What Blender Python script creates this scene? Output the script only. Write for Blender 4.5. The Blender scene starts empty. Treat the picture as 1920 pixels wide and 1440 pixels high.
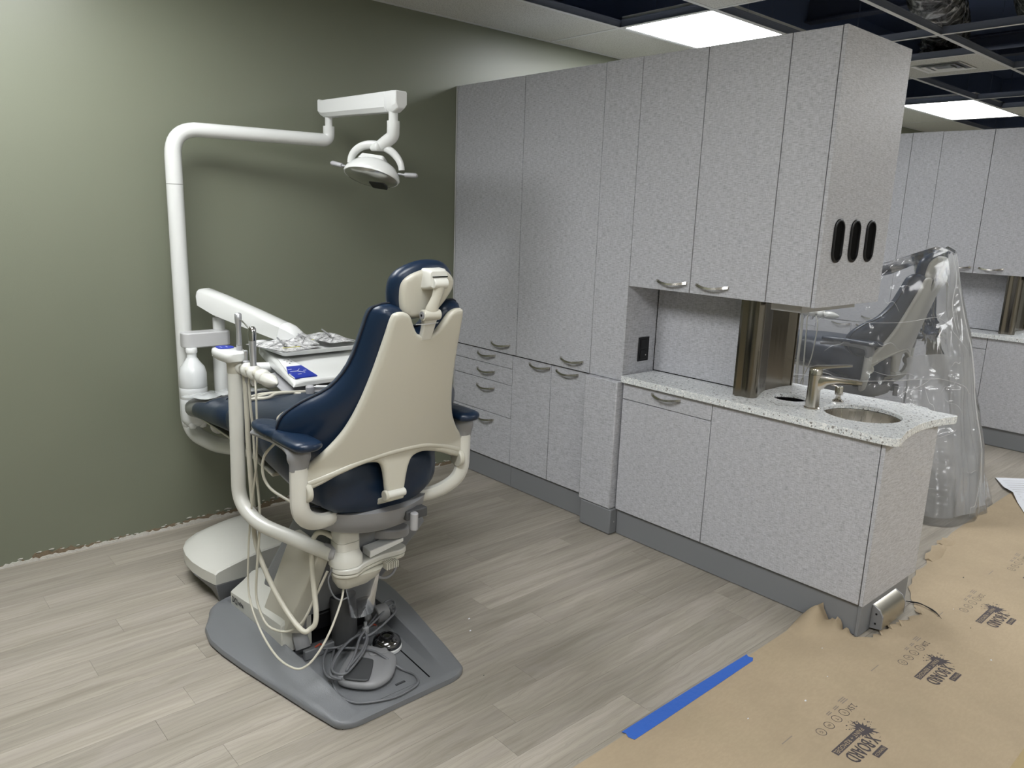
import bpy, bmesh, math, random
import numpy as np
from mathutils import Vector, Matrix
from mathutils.geometry import delaunay_2d_cdt
random.seed(7); np.random.seed(7)
S = bpy.context.scene
COL = S.collection
# ------------------------------------------------------------------ camera
cd = bpy.data.cameras.new('camera'); cam = bpy.data.objects.new('camera', cd); COL.objects.link(cam)
r_ = Vector((0.74852589, -0.66224382, 0.03379522)); u_ = Vector((0.11978285, 0.18516406, 0.9753801)); f_ = Vector((0.65219711, 0.72604916, -0.21792554))
M3 = Matrix((r_, u_, -f_)).transposed()
cam.matrix_world = Matrix.Translation((-2.7508, -3.6124, 1.53)) @ M3.to_4x4()
cd.sensor_width = 36; cd.lens = 1436.24/1920*36; cd.clip_start = .05; cd.clip_end = 60
S.camera = cam
# ------------------------------------------------------------------ world, exposure
w = bpy.data.worlds.new('world'); S.world = w; w.use_nodes = True
w.node_tree.nodes['Background'].inputs[0].default_value = (.5, .55, .62, 1)
w.node_tree.nodes['Background'].inputs[1].default_value = .15
S.view_settings.view_transform = 'Standard'; S.view_settings.look = 'None'
S.view_settings.exposure = 0.0; S.view_settings.gamma = 1; S.view_settings.use_curve_mapping = False
LIGHT = 23.0           # radiance of the ceiling light diffusers
# ------------------------------------------------------------------ materials
def mat(name, col, rough=.5, metal=0, spec=.5, coat=0, bump=None, emit=None, trans=0):
    m = bpy.data.materials.new(name); m.use_nodes = True; b = m.node_tree.nodes['Principled BSDF']
    b.inputs['Base Color'].default_value = (*col, 1); b.inputs['Roughness'].default_value = rough
    b.inputs['Metallic'].default_value = metal; b.inputs['Specular IOR Level'].default_value = spec
    b.inputs['Coat Weight'].default_value = coat; b.inputs['Transmission Weight'].default_value = trans
    if emit: b.inputs['Emission Color'].default_value = (*emit[0], 1); b.inputs['Emission Strength'].default_value = emit[1]
    if bump:
        N = NT(m); t = N.noise(bump[0], 4); bp = N.n('ShaderNodeBump'); bp.inputs['Strength'].default_value = bump[1]; bp.inputs['Distance'].default_value = .01
        N.l(t.outputs['Fac'], bp.inputs['Height']); N.l(bp.outputs[0], b.inputs['Normal'])
    return m
class NT:
    def __init__(s, m): s.m = m; s.t = m.node_tree; s.b = s.t.nodes['Principled BSDF']; s.tc = None
    def n(s, k, **kw):
        o = s.t.nodes.new(k)
        for a, v in kw.items(): setattr(o, a, v)
        return o
    def l(s, a, b): s.t.links.new(a, b)
    def co(s, scale=(1, 1, 1), rot=(0, 0, 0), src='Object'):
        if not s.tc: s.tc = s.n('ShaderNodeTexCoord')
        mp = s.n('ShaderNodeMapping'); mp.inputs['Scale'].default_value = scale; mp.inputs['Rotation'].default_value = rot
        s.l(s.tc.outputs[src], mp.inputs[0]); return mp.outputs[0]
    def noise(s, scale=5, detail=3, rough=.5, dist=0, co=None):
        t = s.n('ShaderNodeTexNoise'); t.inputs['Scale'].default_value = scale; t.inputs['Detail'].default_value = detail
        t.inputs['Roughness'].default_value = rough; t.inputs['Distortion'].default_value = dist
        s.l(co if co is not None else s.co(), t.inputs['Vector']); return t
    def ramp(s, fac, stops, interp='LINEAR'):
        r = s.n('ShaderNodeValToRGB'); s.l(fac, r.inputs[0]); r.color_ramp.interpolation = interp; e = r.color_ramp.elements
        while len(e) < len(stops): e.new(.5)
        for i, (p, c) in enumerate(stops): e[i].position = p; e[i].color = (*c, 1) if len(c) == 3 else c
        return r.outputs[0]
    def mix(s, f, a, b, mode='MIX'):
        x = s.n('ShaderNodeMix', data_type='RGBA', blend_type=mode)
        for i, v in ((0, f), (6, a), (7, b)):
            if isinstance(v, (int, float)): x.inputs[i].default_value = v
            elif isinstance(v, tuple): x.inputs[i].default_value = (*v, 1)
            else: s.l(v, x.inputs[i])
        return x.outputs[2]
    def math(s, op, a, b=0.):
        x = s.n('ShaderNodeMath', operation=op)
        for i, v in ((0, a), (1, b)):
            if isinstance(v, (int, float)): x.inputs[i].default_value = v
            else: s.l(v, x.inputs[i])
        return x.outputs[0]
    def bump(s, h, st=.3, d=.01):
        b = s.n('ShaderNodeBump'); b.inputs['Strength'].default_value = st; b.inputs['Distance'].default_value = d
        s.l(h, b.inputs['Height']); s.l(b.outputs[0], s.b.inputs['Normal'])
g = lambda v: (v, v, v)
# painted wall: olive green with faint roller texture and small scuffs
M_GREEN = mat('green_paint', (.155, .172, .112), .38)
N = NT(M_GREEN); t = N.noise(1.7, 4); c = N.mix(N.math('MULTIPLY', t.outputs[0], .5), (.166, .178, .128), (.178, .191, .139))
sc = N.noise(2.3, 2, co=N.co((1, 1, 1), (0, .4, 0))); c = N.mix(N.math('MULTIPLY', N.math('GREATER_THAN', sc.outputs[0], .735), .2), c, (.30, .32, .25))
N.l(c, N.b.inputs['Base Color']); N.bump(N.noise(190, 3).outputs[0], .12, .002)
M_WHITEWALL = mat('white_paint', (.62, .62, .58), .6)
M_TILE = mat('ceiling_tile_board', (.60, .60, .56), .9)
N = NT(M_TILE); t = N.noise(160, 3); N.l(N.ramp(t.outputs[0], [(.35, (.42, .42, .38)), (.5, (.62, .62, .58))]), N.b.inputs['Base Color']); N.bump(t.outputs[0], .3, .003)
M_GRID = mat('grid_white', (.62, .63, .62), .5)
M_GRIDDARK = mat('grid_web', (.16, .18, .23), .6)
M_PLENUM = mat('plenum_dark', (.13, .175, .30), .9)
M_BEAM = mat('plenum_steel', (.12, .14, .20), .6)
M_EMIT = mat('light_diffuser', (.9, .9, .9), .6, emit=((.97, .985, 1), LIGHT))
M_FOIL = mat('duct_foil', (.62, .62, .60), .28, 1.0)
N = NT(M_FOIL); t = N.noise(10, 5, .6, 1.5, N.co((1, 1, 1))); N.bump(t.outputs[0], 1.0, .05)
N.l(N.ramp(t.outputs[0], [(.38, g(.02)), (.52, g(.20)), (.62, g(.75))]), N.b.inputs['Base Color'])  # dark folds and bright glints of crumpled foil put into the base colour
# linen-look laminate
def linen(name, base, k=.10):
    m = mat(name, base, .42, spec=.4); N = NT(m)
    a = N.noise(1, 2, .6, 0, N.co((430, 430, 45))); b = N.noise(1, 2, .6, 0, N.co((42, 42, 430))); cc = N.noise(1, 3, .6, 0, N.co((22, 22, 22)))
    v = N.math('ADD', N.math('MULTIPLY', a.outputs[0], .45), N.math('ADD', N.math('MULTIPLY', b.outputs[0], .75), N.math('MULTIPLY', cc.outputs[0], .06)))
    lo = tuple(x*(1-k*2.4) for x in base); hi = tuple(min(1, x*(1+k*1.8)) for x in base)
    N.l(N.ramp(v, [(.46, lo), (.63, base), (.80, hi)]), N.b.inputs['Base Color']); return m
M_LINEN = linen('linen_laminate', (.472, .476, .503), .13)
M_EDGE = mat('laminate_edge', (.50, .50, .50), .4)
M_KICK = mat('grey_toe_kick', (.20, .207, .218), .5)
M_GAP = mat('dark_gap', (.006, .006, .006), .95, spec=.05)
M_STEEL = mat('brushed_steel', (.52, .49, .44), .27, 1.0)
N = NT(M_STEEL); t = N.noise(1, 3, .6, 0, N.co((60, 60, 3))); N.l(N.ramp(t.outputs[0], [(.3, g(.24)), (.7, g(.32))]), N.b.inputs['Roughness'])
M_TOWER = mat('dark_mirror_steel', (.21, .19, .16), .22, 1.0)
N = NT(M_TOWER); t = N.noise(1, 3, .6, 0, N.co((60, 60, 1))); N.l(N.ramp(t.outputs[0], [(.3, g(.14)), (.7, g(.27))]), N.b.inputs['Roughness'])
M_NICKEL = mat('nickel', (.60, .57, .52), .2, 1.0)
M_BLACK = mat('black_plastic', (.006, .006, .007), .35, spec=.3)
M_DKGREY = mat('dark_grey_plastic', (.05, .052, .055), .5)
# speckled white stone
M_STONE = mat('speckled_stone', (.72, .73, .72), .22, spec=.5)
N = NT(M_STONE)
v = N.n('ShaderNodeTexVoronoi'); v.inputs['Scale'].default_value = 330; N.l(N.co(), v.inputs[0])
vs = N.n('ShaderNodeTexVoronoi'); vs.inputs['Scale'].default_value = 150; N.l(N.co(), vs.inputs[0])
sep = N.n('ShaderNodeSeparateColor'); N.l(v.outputs['Color'], sep.inputs[0]); sep2 = N.n('ShaderNodeSeparateColor'); N.l(vs.outputs['Color'], sep2.inputs[0])
c = N.ramp(sep.outputs[0], [(.0, (.76, .78, .78)), (.5, (.68, .70, .71)), (.72, (.58, .61, .63)), (.86, (.44, .47, .50)), (.92, (.76, .77, .77)), (.985, (.20, .19, .18))], 'CONSTANT')
c = N.mix(N.math('GREATER_THAN', sep2.outputs[0], .955), c, (.30, .29, .28)); c = N.mix(N.math('LESS_THAN', sep2.outputs[1], .12), c, (.88, .89, .88))
N.l(c, N.b.inputs['Base Color'])
# vinyl planks
M_PLANK = mat('vinyl_plank', (.38, .35, .30), .42, spec=.4)
N = NT(M_PLANK); oi = N.n('ShaderNodeObjectInfo'); comb = N.n('ShaderNodeCombineXYZ')
for i in range(3): N.l(N.math('MULTIPLY', oi.outputs['Random'], (37., 91., 13.)[i]), comb.inputs[i])
def off(co):
    a = N.n('ShaderNodeVectorMath', operation='ADD'); N.l(co, a.inputs[0]); N.l(comb.outputs[0], a.inputs[1]); return a.outputs[0]
g1 = N.noise(1, 5, .62, .7, off(N.co((1.3, 16, 1)))); g2 = N.noise(1, 3, .5, 1.6, off(N.co((2.2, 11, 1)))); g3 = N.noise(1, 4, .7, 0, off(N.co((7, 190, 1))))
wv = N.n('ShaderNodeTexWave', bands_direction='Y'); wv.inputs['Scale'].default_value = 3.2; wv.inputs['Distortion'].default_value = 9; wv.inputs['Detail'].default_value = 3; wv.inputs['Detail Scale'].default_value = 1.1
N.l(off(N.co((1.3, 4.5, 1))), wv.inputs[0])
c = N.ramp(g1.outputs[0], [(.30, (.278, .252, .212)), (.47, (.355, .325, .277)), (.62, (.417, .382, .330)), (.8, (.463, .425, .370))])
c = N.mix(N.math('MULTIPLY', N.ramp(wv.outputs[0], [(.0, g(0)), (.62, g(0)), (.82, g(1)), (1., g(.2))]), .38), c, (.22, .205, .175))
c = N.mix(N.math('MULTIPLY', N.ramp(g2.outputs[0], [(.45, g(0)), (.7, g(1))]), .35), c, (.44, .40, .37))
c = N.mix(N.math('MULTIPLY', N.ramp(g3.outputs[0], [(.5, g(0)), (.75, g(1))]), .22), c, (.24, .23, .20))
hs = N.n('ShaderNodeHueSaturation'); N.l(c, hs.inputs['Color']); hs.inputs['Saturation'].default_value = 1.12; N.l(N.math('ADD', N.math('MULTIPLY', oi.outputs['Random'], .22), .82), hs.inputs['Value']); N.l(hs.outputs[0], N.b.inputs['Base Color'])
N.bump(g1.outputs[0], .06, .004)
M_SLAB = mat('subfloor', (.30, .28, .24), .8)
# kraft board
def kraft(name, base):
    m = mat(name, base, .75, spec=.25); N = NT(m)
    a = N.noise(2.2, 5, .6); b = N.noise(45, 4, .7, co=N.co((1, 2.5, 1)))
    c = N.ramp(a.outputs[0], [(.3, tuple(x*.86 for x in base)), (.55, base), (.75, tuple(x*1.08 for x in base))])
    c = N.mix(N.math('MULTIPLY', N.ramp(b.outputs[0], [(.42, g(1)), (.6, g(0))]), .18), c, tuple(x*.72 for x in base))
    N.l(c, N.b.inputs['Base Color']); N.bump(N.noise(9, 4).outputs[0], .10, .01); return m
M_KRAFT = kraft('kraft_board', (.42, .335, .228)); M_KRAFT2 = kraft('kraft_board_yellow', (.40, .31, .17))
M_INK = mat('grey_ink', (.065, .055, .058), .7); M_INK2 = mat('pale_ink', (.24, .20, .16), .7)
M_TAPE = mat('blue_tape', (.035, .13, .52), .6, bump=(60, .3))
M_PAPER = mat('white_paper', (.78, .80, .85), .7)
# chair
M_NAVY = mat('navy_vinyl', (.0060, .0170, .040), .34, spec=.45, bump=(30, .06)); M_SEAM = mat('navy_stitch', (.002, .004, .012), .7)
M_CREAM = mat('cream_plastic', (.50, .485, .415), .34, coat=.15); M_CREAM2 = mat('cream_light', (.60, .598, .55), .3, coat=.2)
M_WHITE = mat('white_enamel', (.66, .67, .65), .22, coat=.4); M_WHITE2 = mat('white_plastic', (.74, .75, .74), .4)
M_GREY = mat('grey_casting', (.165, .172, .182), .38, bump=(400, .12)); M_GREY2 = mat('mid_grey_plastic', (.24, .242, .25), .42)
M_LGREY = mat('light_grey_plastic', (.36, .36, .37), .4)
M_CHROME = mat('chrome', (.70, .70, .70), .12, 1.0)
M_HOSE = mat('cream_hose', (.52, .50, .42), .35, coat=.2); M_CABLE = mat('grey_cable', (.14, .145, .155), .4)
M_BLUE = mat('blue_keypad', (.012, .03, .30), .35); M_SILVER = mat('silver_metal', (.62, .63, .65), .42, .85)
M_BRACKET = mat('bracket_grey', (.50, .50, .50), .35)
M_BOTTLE = mat('milky_bottle', (.78, .80, .80), .25, trans=.15, coat=.3)
M_TOECOVER = mat('grey_toe_cover', (.20, .205, .195), .35); M_RED = mat('red_wire', (.30, .04, .015), .5)
M_CLEAR = mat('clear_vinyl', (.50, .52, .52), .12, spec=.6)
M_POUCH = mat('sterile_pouch', (.55, .57, .58), .18, spec=.6)
N = NT(M_POUCH); t = N.noise(30, 5, .7, 1.0); N.l(N.ramp(t.outputs[0], [(.35, g(.12)), (.5, g(.5)), (.62, g(.78))]), N.b.inputs['Base Color']); N.bump(t.outputs[0], .6, .01)
M_PLASTER = mat('crumbled_plaster', (.55, .53, .48), .9, bump=(90, .6)); M_BROWN = mat('torn_brown_paper', (.19, .145, .095), .9, bump=(60, .6))
def sheet_mat(name, opq, tint, bst=.9, nsc=3.2):
    m = bpy.data.materials.new(name); m.use_nodes = True; T = m.node_tree; T.nodes.clear()
    nn = lambda k: T.nodes.new(k); L = T.links.new
    out = nn('ShaderNodeOutputMaterial'); tr = nn('ShaderNodeBsdfTransparent'); tl = nn('ShaderNodeBsdfTranslucent'); df = nn('ShaderNodeBsdfDiffuse'); gl = nn('ShaderNodeBsdfGlossy')
    tl.inputs[0].default_value = (*tint, 1); df.inputs[0].default_value = (*tint, 1); gl.inputs['Roughness'].default_value = .10; gl.inputs[0].default_value = (1, 1, 1, 1); tr.inputs[0].default_value = (.97, .975, .985, 1)
    tc = nn('ShaderNodeTexCoord'); n1 = nn('ShaderNodeTexNoise'); n1.inputs['Scale'].default_value = nsc; n1.inputs['Detail'].default_value = 3; n1.inputs['Distortion'].default_value = 1.6; L(tc.outputs['Object'], n1.inputs[0])
    bp = nn('ShaderNodeBump'); bp.inputs['Strength'].default_value = bst; bp.inputs['Distance'].default_value = .10; L(n1.outputs[0], bp.inputs['Height'])
    for x in (gl, df, tl): L(bp.outputs[0], x.inputs['Normal'])
    m1 = nn('ShaderNodeMixShader'); m1.inputs[0].default_value = .6; L(df.outputs[0], m1.inputs[1]); L(tl.outputs[0], m1.inputs[2])
    n2 = nn('ShaderNodeTexNoise'); n2.inputs['Scale'].default_value = 2.0; L(tc.outputs['Object'], n2.inputs[0])
    mr = nn('ShaderNodeMapRange'); mr.inputs[1].default_value = .3; mr.inputs[2].default_value = .7; mr.inputs[3].default_value = opq*.7; mr.inputs[4].default_value = opq*1.35; L(n2.outputs[0], mr.inputs[0])
    m2 = nn('ShaderNodeMixShader'); L(mr.outputs[0], m2.inputs[0]); L(tr.outputs[0], m2.inputs[1]); L(m1.outputs[0], m2.inputs[2])
    fr = nn('ShaderNodeFresnel'); fr.inputs[0].default_value = 1.36; L(bp.outputs[0], fr.inputs['Normal'])
    m3 = nn('ShaderNodeMixShader'); L(fr.outputs[0], m3.inputs[0]); L(m2.outputs[0], m3.inputs[1]); L(gl.outputs[0], m3.inputs[2]); L(m3.outputs[0], out.inputs[0]); return m
M_SHEET = sheet_mat('polythene_sheet', .155, (1.0, 1.0, 1.0), .35, 2.0)
M_SHEET2 = sheet_mat('gathered_polythene', .46, (1.0, 1.0, 1.0), .4, 2.4)
M_FOLD = sheet_mat('polythene_fold', .62, (1.0, 1.0, 1.0), .1, 2.2)
M_SHROUD = sheet_mat('smoked_clear_guard', .12, (.35, .36, .38), .05)
# ------------------------------------------------------------------ mesh builder
def fillet(P, r, n=6):
    P = [Vector(p) for p in P]; out = [P[0]]
    for i in range(1, len(P)-1):
        a, b, c = P[i-1], P[i], P[i+1]; da = (a-b); dc = (c-b); rr = min(r if not isinstance(r, (list, tuple)) else r[i-1], da.length*.49, dc.length*.49)
        p0 = b+da.normalized()*rr; p1 = b+dc.normalized()*rr
        for k in range(n+1):
            t = k/n; out.append(p0*(1-t)**2+b*2*t*(1-t)+p1*t*t)
    out.append(P[-1]); return out
def spline(P, n=6):
    P = [Vector(p) for p in P]; Q = [P[0]*2-P[1]]+P+[P[-1]*2-P[-2]]; out = []
    for i in range(1, len(Q)-2):
        for k in range(n):
            t = k/n; a, b, c, d = Q[i-1], Q[i], Q[i+1], Q[i+2]
            out.append(.5*((2*b)+(c-a)*t+(2*a-5*b+4*c-d)*t*t+(3*b-a-3*c+d)*t**3))
    out.append(P[-1]); return out
class MB:
    def __init__(s): s.v = []; s.f = []
    def add(s, v, f):
        o = len(s.v); s.v += [tuple(x) for x in v]; s.f += [tuple(i+o for i in q) for q in f]; return s
    def box(s, x0, x1, y0, y1, z0, z1):
        if x0 > x1: x0, x1 = x1, x0
        if y0 > y1: y0, y1 = y1, y0
        if z0 > z1: z0, z1 = z1, z0
        return s.add([(x, y, z) for z in (z0, z1) for y in (y0, y1) for x in (x0, x1)], [(0, 2, 3, 1), (4, 5, 7, 6), (0, 1, 5, 4), (2, 6, 7, 3), (0, 4, 6, 2), (1, 3, 7, 5)])
    def loft(s, rings, cap=True, close=True):
        n = len(rings[0]); v = [p for r in rings for p in r]; f = []
        for i in range(len(rings)-1):
            for j in range(n if close else n-1):
                k = (j+1) % n; f.append((i*n+j, i*n+k, (i+1)*n+k, (i+1)*n+j))
        if cap: f.append(tuple(range(n-1, -1, -1))); f.append(tuple((len(rings)-1)*n+j for j in range(n)))
        return s.add(v, f)
    def tube(s, P, r, n=12, cap=True, flat=1.0, up=None):
        P = [Vector(p) for p in P]; R = r if isinstance(r, (list, tuple)) else [r]*len(P); rings = []; nrm = None
        for i, p in enumerate(P):
            t = ((P[min(i+1, len(P)-1)]-P[max(i-1, 0)])).normalized()
            if nrm is None:
                a = Vector(up) if up else (Vector((0, 0, 1)) if abs(t.z) < .9 else Vector((1, 0, 0))); nrm = (a-t*a.dot(t)).normalized()
            else: nrm = (nrm-t*nrm.dot(t)).normalized()
            b = t.cross(nrm); rings.append([p+(nrm*math.cos(2*math.pi*j/n)*flat+b*math.sin(2*math.pi*j/n))*R[i] for j in range(n)])
        return s.loft(rings, cap)
    def lathe(s, prof, c=(0, 0, 0), axis=(0, 0, 1), n=24, cap=True):
        ax = Vector(axis).normalized(); a = Vector((1, 0, 0)) if abs(ax.x) < .9 else Vector((0, 1, 0)); e1 = (a-ax*a.dot(ax)).normalized(); e2 = ax.cross(e1); c = Vector(c)
        return s.loft([[c+ax*h+(e1*math.cos(2*math.pi*j/n)+e2*math.sin(2*math.pi*j/n))*max(r, 1e-5) for j in range(n)] for r, h in prof], cap)
    def prism(s, poly, z0, z1, ax='z'):
        m = {'z': lambda a, b, c: (a, b, c), 'y': lambda a, b, c: (a, c, b), 'x': lambda a, b, c: (c, a, b)}[ax]
        return s.loft([[m(a, b, z0) for a, b in poly], [m(a, b, z1) for a, b in poly]])
    def pillow(s, poly, fm, T0, T1, R=.03, step=.015, holes=()):
        """closed body over a 2-D outline: fm(u, v, offset) -> point; T0 / T1 offsets of the two faces, edge rounding R"""
        A = np.array(poly, float)
        if (A[:, 0]*np.roll(A[:, 1], -1)-np.roll(A[:, 0], -1)*A[:, 1]).sum() < 0: A = A[::-1]
        n = len(A); lo = A.min(0); hi = A.max(0); B = np.roll(A, -1, 0)
        gx, gy = np.meshgrid(np.arange(lo[0]+step/2, hi[0], step), np.arange(lo[1]+step/2, hi[1], step)); G = np.stack([gx.ravel(), gy.ravel()], 1)
        def dist(G):
            d = np.full(len(G), 9.)
            for a, b in zip(A, B):
                ab = b-a; t = np.clip(((G-a)@ab)/max(ab@ab, 1e-12), 0, 1); d = np.minimum(d, np.hypot(*(G-(a+t[:, None]*ab)).T))
            return d
        ins = np.zeros(len(G), bool)
        for a, b in zip(A, B):
            c = ((a[1] > G[:, 1]) != (b[1] > G[:, 1])); x = (b[0]-a[0])*(G[:, 1]-a[1])/np.where(b[1] == a[1], 1e-9, b[1]-a[1])+a[0]; ins ^= c & (G[:, 0] < x)
        G = G[ins]; d = dist(G); G = G[d > R*1.15]
        T_ = np.roll(A, -1, 0)-np.roll(A, 1, 0); Nn = np.stack([-T_[:, 1], T_[:, 0]], 1); Nn /= np.maximum(np.hypot(*Nn.T)[:, None], 1e-9); ex = []
        for fr_ in (.12, .40, .95):
            q_ = A+Nn*R*fr_; dq = dist(q_); q_ = q_[dq > R*fr_*.93]
            if fr_ > .9 and len(q_) > 1:
                kp = [0]
                for i_ in range(1, len(q_)):
                    if np.hypot(*(q_[i_]-q_[kp[-1]])) > step*.4: kp.append(i_)
                q_ = q_[kp]
            ex.append(q_)
        G = np.concatenate([G]+ex)
        pts = [Vector(p) for p in A]+[Vector(p) for p in G]
        r = delaunay_2d_cdt(pts, [(i, (i+1) % n) for i in range(n)], [list(range(n))], 1, 1e-6)
        V = r[0]; F = r[2]; D = dist(np.array([(p.x, p.y) for p in V])); q = np.sqrt(np.clip(1-(1-np.minimum(D/R, 1))**2, 0, 1)); m = (T0+T1)/2
        v0 = [fm(p.x, p.y, m+(T0-m)*k) for p, k in zip(V, q)]; v1 = [fm(p.x, p.y, m+(T1-m)*k) for p, k in zip(V, q)]
        on = [i for i in range(len(V)) if D[i] < 1e-5]; mp = {i: (i if D[i] < 1e-5 else i+len(V)) for i in range(len(V))}
        return s.add(v0+v1, [tuple(f) for f in F]+[tuple(mp[i] for i in f[::-1]) for f in F])
    def build(s, name, m, parent=None, smooth=None, bevel=0, seg=2, sub=0, at=None, **props):
        o_ = Vector(at) if at else (parent_origin(parent) if parent else Vector((0, 0, 0)))
        me = bpy.data.meshes.new(name); me.from_pydata([tuple(Vector(v)-o_) for v in s.v], [], s.f); me.materials.append(m)
        bm = bmesh.new(); bm.from_mesh(me)
        lone = [v for v in bm.verts if not v.link_faces]
        if lone: bmesh.ops.delete(bm, geom=lone, context='VERTS')
        bmesh.ops.recalc_face_normals(bm, faces=bm.faces); bm.to_mesh(me); bm.free()
        ob = bpy.data.objects.new(name, me); COL.objects.link(ob)
        if parent: ob.parent = parent
        elif at: ob.location = o_
        if smooth is not None:
            me.shade_smooth(); me.set_sharp_from_angle(angle=math.radians(smooth))
        if bevel:
            b = ob.modifiers.new('b', 'BEVEL'); b.width = bevel; b.segments = seg; b.limit_method = 'ANGLE'; b.angle_limit = math.radians(40); b.harden_normals = False
            me.shade_smooth(); me.set_sharp_from_angle(angle=math.radians(smooth or 35))
        if sub: x = ob.modifiers.new('s', 'SUBSURF'); x.levels = sub; x.render_levels = sub
        for k, v in props.items(): ob[k] = v
        return ob
def parent_origin(p):
    v = Vector((0, 0, 0))
    while p: v += p.location; p = p.parent
    return v
def root(name, loc, label=None, cat=None, group=None, kind=None):
    o = bpy.data.objects.new(name, None); COL.objects.link(o); o.location = loc; o.empty_display_size = .05
    tag(o, label, cat, group, kind); return o
def tag(o, label=None, cat=None, group=None, kind=None):
    if label: o['label'] = label
    if cat: o['category'] = cat
    if group: o['group'] = group
    if kind: o['kind'] = kind
    return o
def copy_tree(o, dx=(0, 0, 0), parent=None, skip=()):
    c = o.copy(); COL.objects.link(c); c.parent = parent
    if parent is None: c.location = o.location+Vector(dx)
    for ch in list(o.children):
        if ch.name.split('.')[0] not in skip: copy_tree(ch, (0, 0, 0), c, skip)
    return c
def rrect(x0, x1, y0, y1, r, n=4):
    out = []
    for cx, cy, a in ((x1-r, y1-r, 0), (x0+r, y1-r, 90), (x0+r, y0+r, 180), (x1-r, y0+r, 270)):
        for k in range(n+1): t = math.radians(a+90*k/n); out.append((cx+r*math.cos(t), cy+r*math.sin(t)))
    return out
def smoothpoly(P, n=5, closed=True):
    P = [Vector((p[0], p[1])) for p in P]; out = []; m = len(P)
    for i in range(m):
        a, b, c, d = P[i-1], P[i], P[(i+1) % m], P[(i+2) % m]
        for k in range(n):
            t = k/n; q = .5*((2*b)+(c-a)*t+(2*a-5*b+4*c-d)*t*t+(3*b-a-3*c+d)*t**3); out.append((q.x, q.y))
    return out
def text_mb(txt, size, fm, ext=0, sx=1., align='CENTER', spacing=1., bold=0.):
    cu = bpy.data.curves.new('t', 'FONT'); cu.body = txt; cu.size = size; cu.align_x = align; cu.align_y = 'CENTER'; cu.resolution_u = 2; cu.offset = bold; cu.space_character = spacing
    ob = bpy.data.objects.new('t', cu); COL.objects.link(ob); bpy.context.view_layer.update()
    me = bpy.data.meshes.new_from_object(ob.evaluated_get(bpy.context.evaluated_depsgraph_get()))
    mb = MB().add([fm(v.co.x*sx, v.co.y) for v in me.vertices], [tuple(p.vertices) for p in me.polygons])
    bpy.data.objects.remove(ob); bpy.data.curves.remove(cu); bpy.data.meshes.remove(me); return mb
# ================================================================== room
CEIL = 2.547; YF = -6.4; XL = -4.6; XR = 8.6
MB().box(XL, XR, 0, .12, 0, 3.5).build('wall_back', M_GREEN, kind='structure')
MB().box(XL-.12, XL, YF, .12, 0, 3.5).build('wall_left', M_GREEN, kind='structure')
MB().box(XR, XR+.12, YF, .12, 0, 3.5).build('wall_right', M_WHITEWALL, kind='structure')
MB().box(XL, XR, YF-.12, YF, 0, 3.5).build('wall_front', M_WHITEWALL, kind='structure')
# floor with planks
floor = MB().box(XL, XR, YF, 0, -.12, -.004).build('floor', M_SLAB, kind='structure')
PW = .1155; PL = 1.22; G = .00035
pl = MB(); pl.box(-PL/2+G, PL/2-G, -PW/2+G, PW/2-G, -.004, 0.)
pm = pl.build('plank', M_PLANK, floor); pm.location = (0, 0, 0); plank_me = pm.data
first = True; row = 0; y = -.0225+PW/2
rows = []
while y > -2.62: rows.append(y-PW/2); y -= PW; 
joint = {8: -1.842-.03, 12: -2.05, 13: -2.171, 9: -2.241, 18: -1.328}
for i in range(len(rows)):
    yc = -.0225-PW*(i+.5)+PW
    x0 = joint.get(i, -2.9+((i*0.463) % 1.22)); x0 -= PL*math.ceil((x0+3.6)/PL)-0
    while x0 < 4.6:
        if first: ob = pm; first = False
        else: ob = bpy.data.objects.new('plank', plank_me); COL.objects.link(ob); ob.parent = floor
        ob.location = (x0+PL/2, yc, 0); x0 += PL
rest = MB()
for i in range(60):
    yc = -.0225-PW*(i+.5)+PW
    if yc < YF: break
    if i < len(rows): xs = -3.6+((i*.463) % 1.22); segs = [(XL, -3.9), (5.2, XR)]
    else: segs = [(XL, XR)]
    for a, b in segs:
        x0 = a
        while x0 < b: rest.box(x0+G, min(b, x0+PL)-G, yc-PW/2+G, yc+PW/2-G, -.004, -.0005); x0 += PL
rest.build('outer_planks', M_PLANK, floor, kind='stuff')
# torn strip where the baseboard was
rt = root('trim_1', (0, 0, 0), kind='structure')
bw = MB(); pls = MB(); x = XL; rnd = random.Random(3)
while x < 3.3:
    w_ = rnd.uniform(.05, .22); h = rnd.uniform(.010, .030); n = max(3, int(w_/.012)); top = []
    if not (-.02 < x < .5):
        k = [(x+w_*i/n, h+rnd.uniform(-.006, .008)) for i in range(n+1)]
        bw.prism([(x, .0)]+[(a, max(.004, b)) for a, b in k]+[(x+w_, .0)], -.0025, .002, 'y')
        if rnd.random() < .85:
            h2 = rnd.uniform(.006, .018); k = [(x+w_*i/n, h2+rnd.uniform(-.005, .007)) for i in range(n+1)]
            pls.prism([(x, 0)]+[(a, max(.003, b)) for a, b in k]+[(x+w_, 0)], -.006, .001, 'y')
        for _ in range(4):
            a = x+rnd.uniform(0, w_); b = h+rnd.uniform(-.008, .014); s_ = rnd.uniform(.002, .006)
            pls.prism([(a-s_*2.5, b), (a, b+s_*.6), (a+s_*2, b+s_*.2), (a+s_, b-s_*.6)], -.004, .001, 'y')
    x += w_
bw.build('torn_paper_strip', M_BROWN, rt); pls.build('crumbled_plaster', M_PLASTER, rt, kind='stuff')
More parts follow.
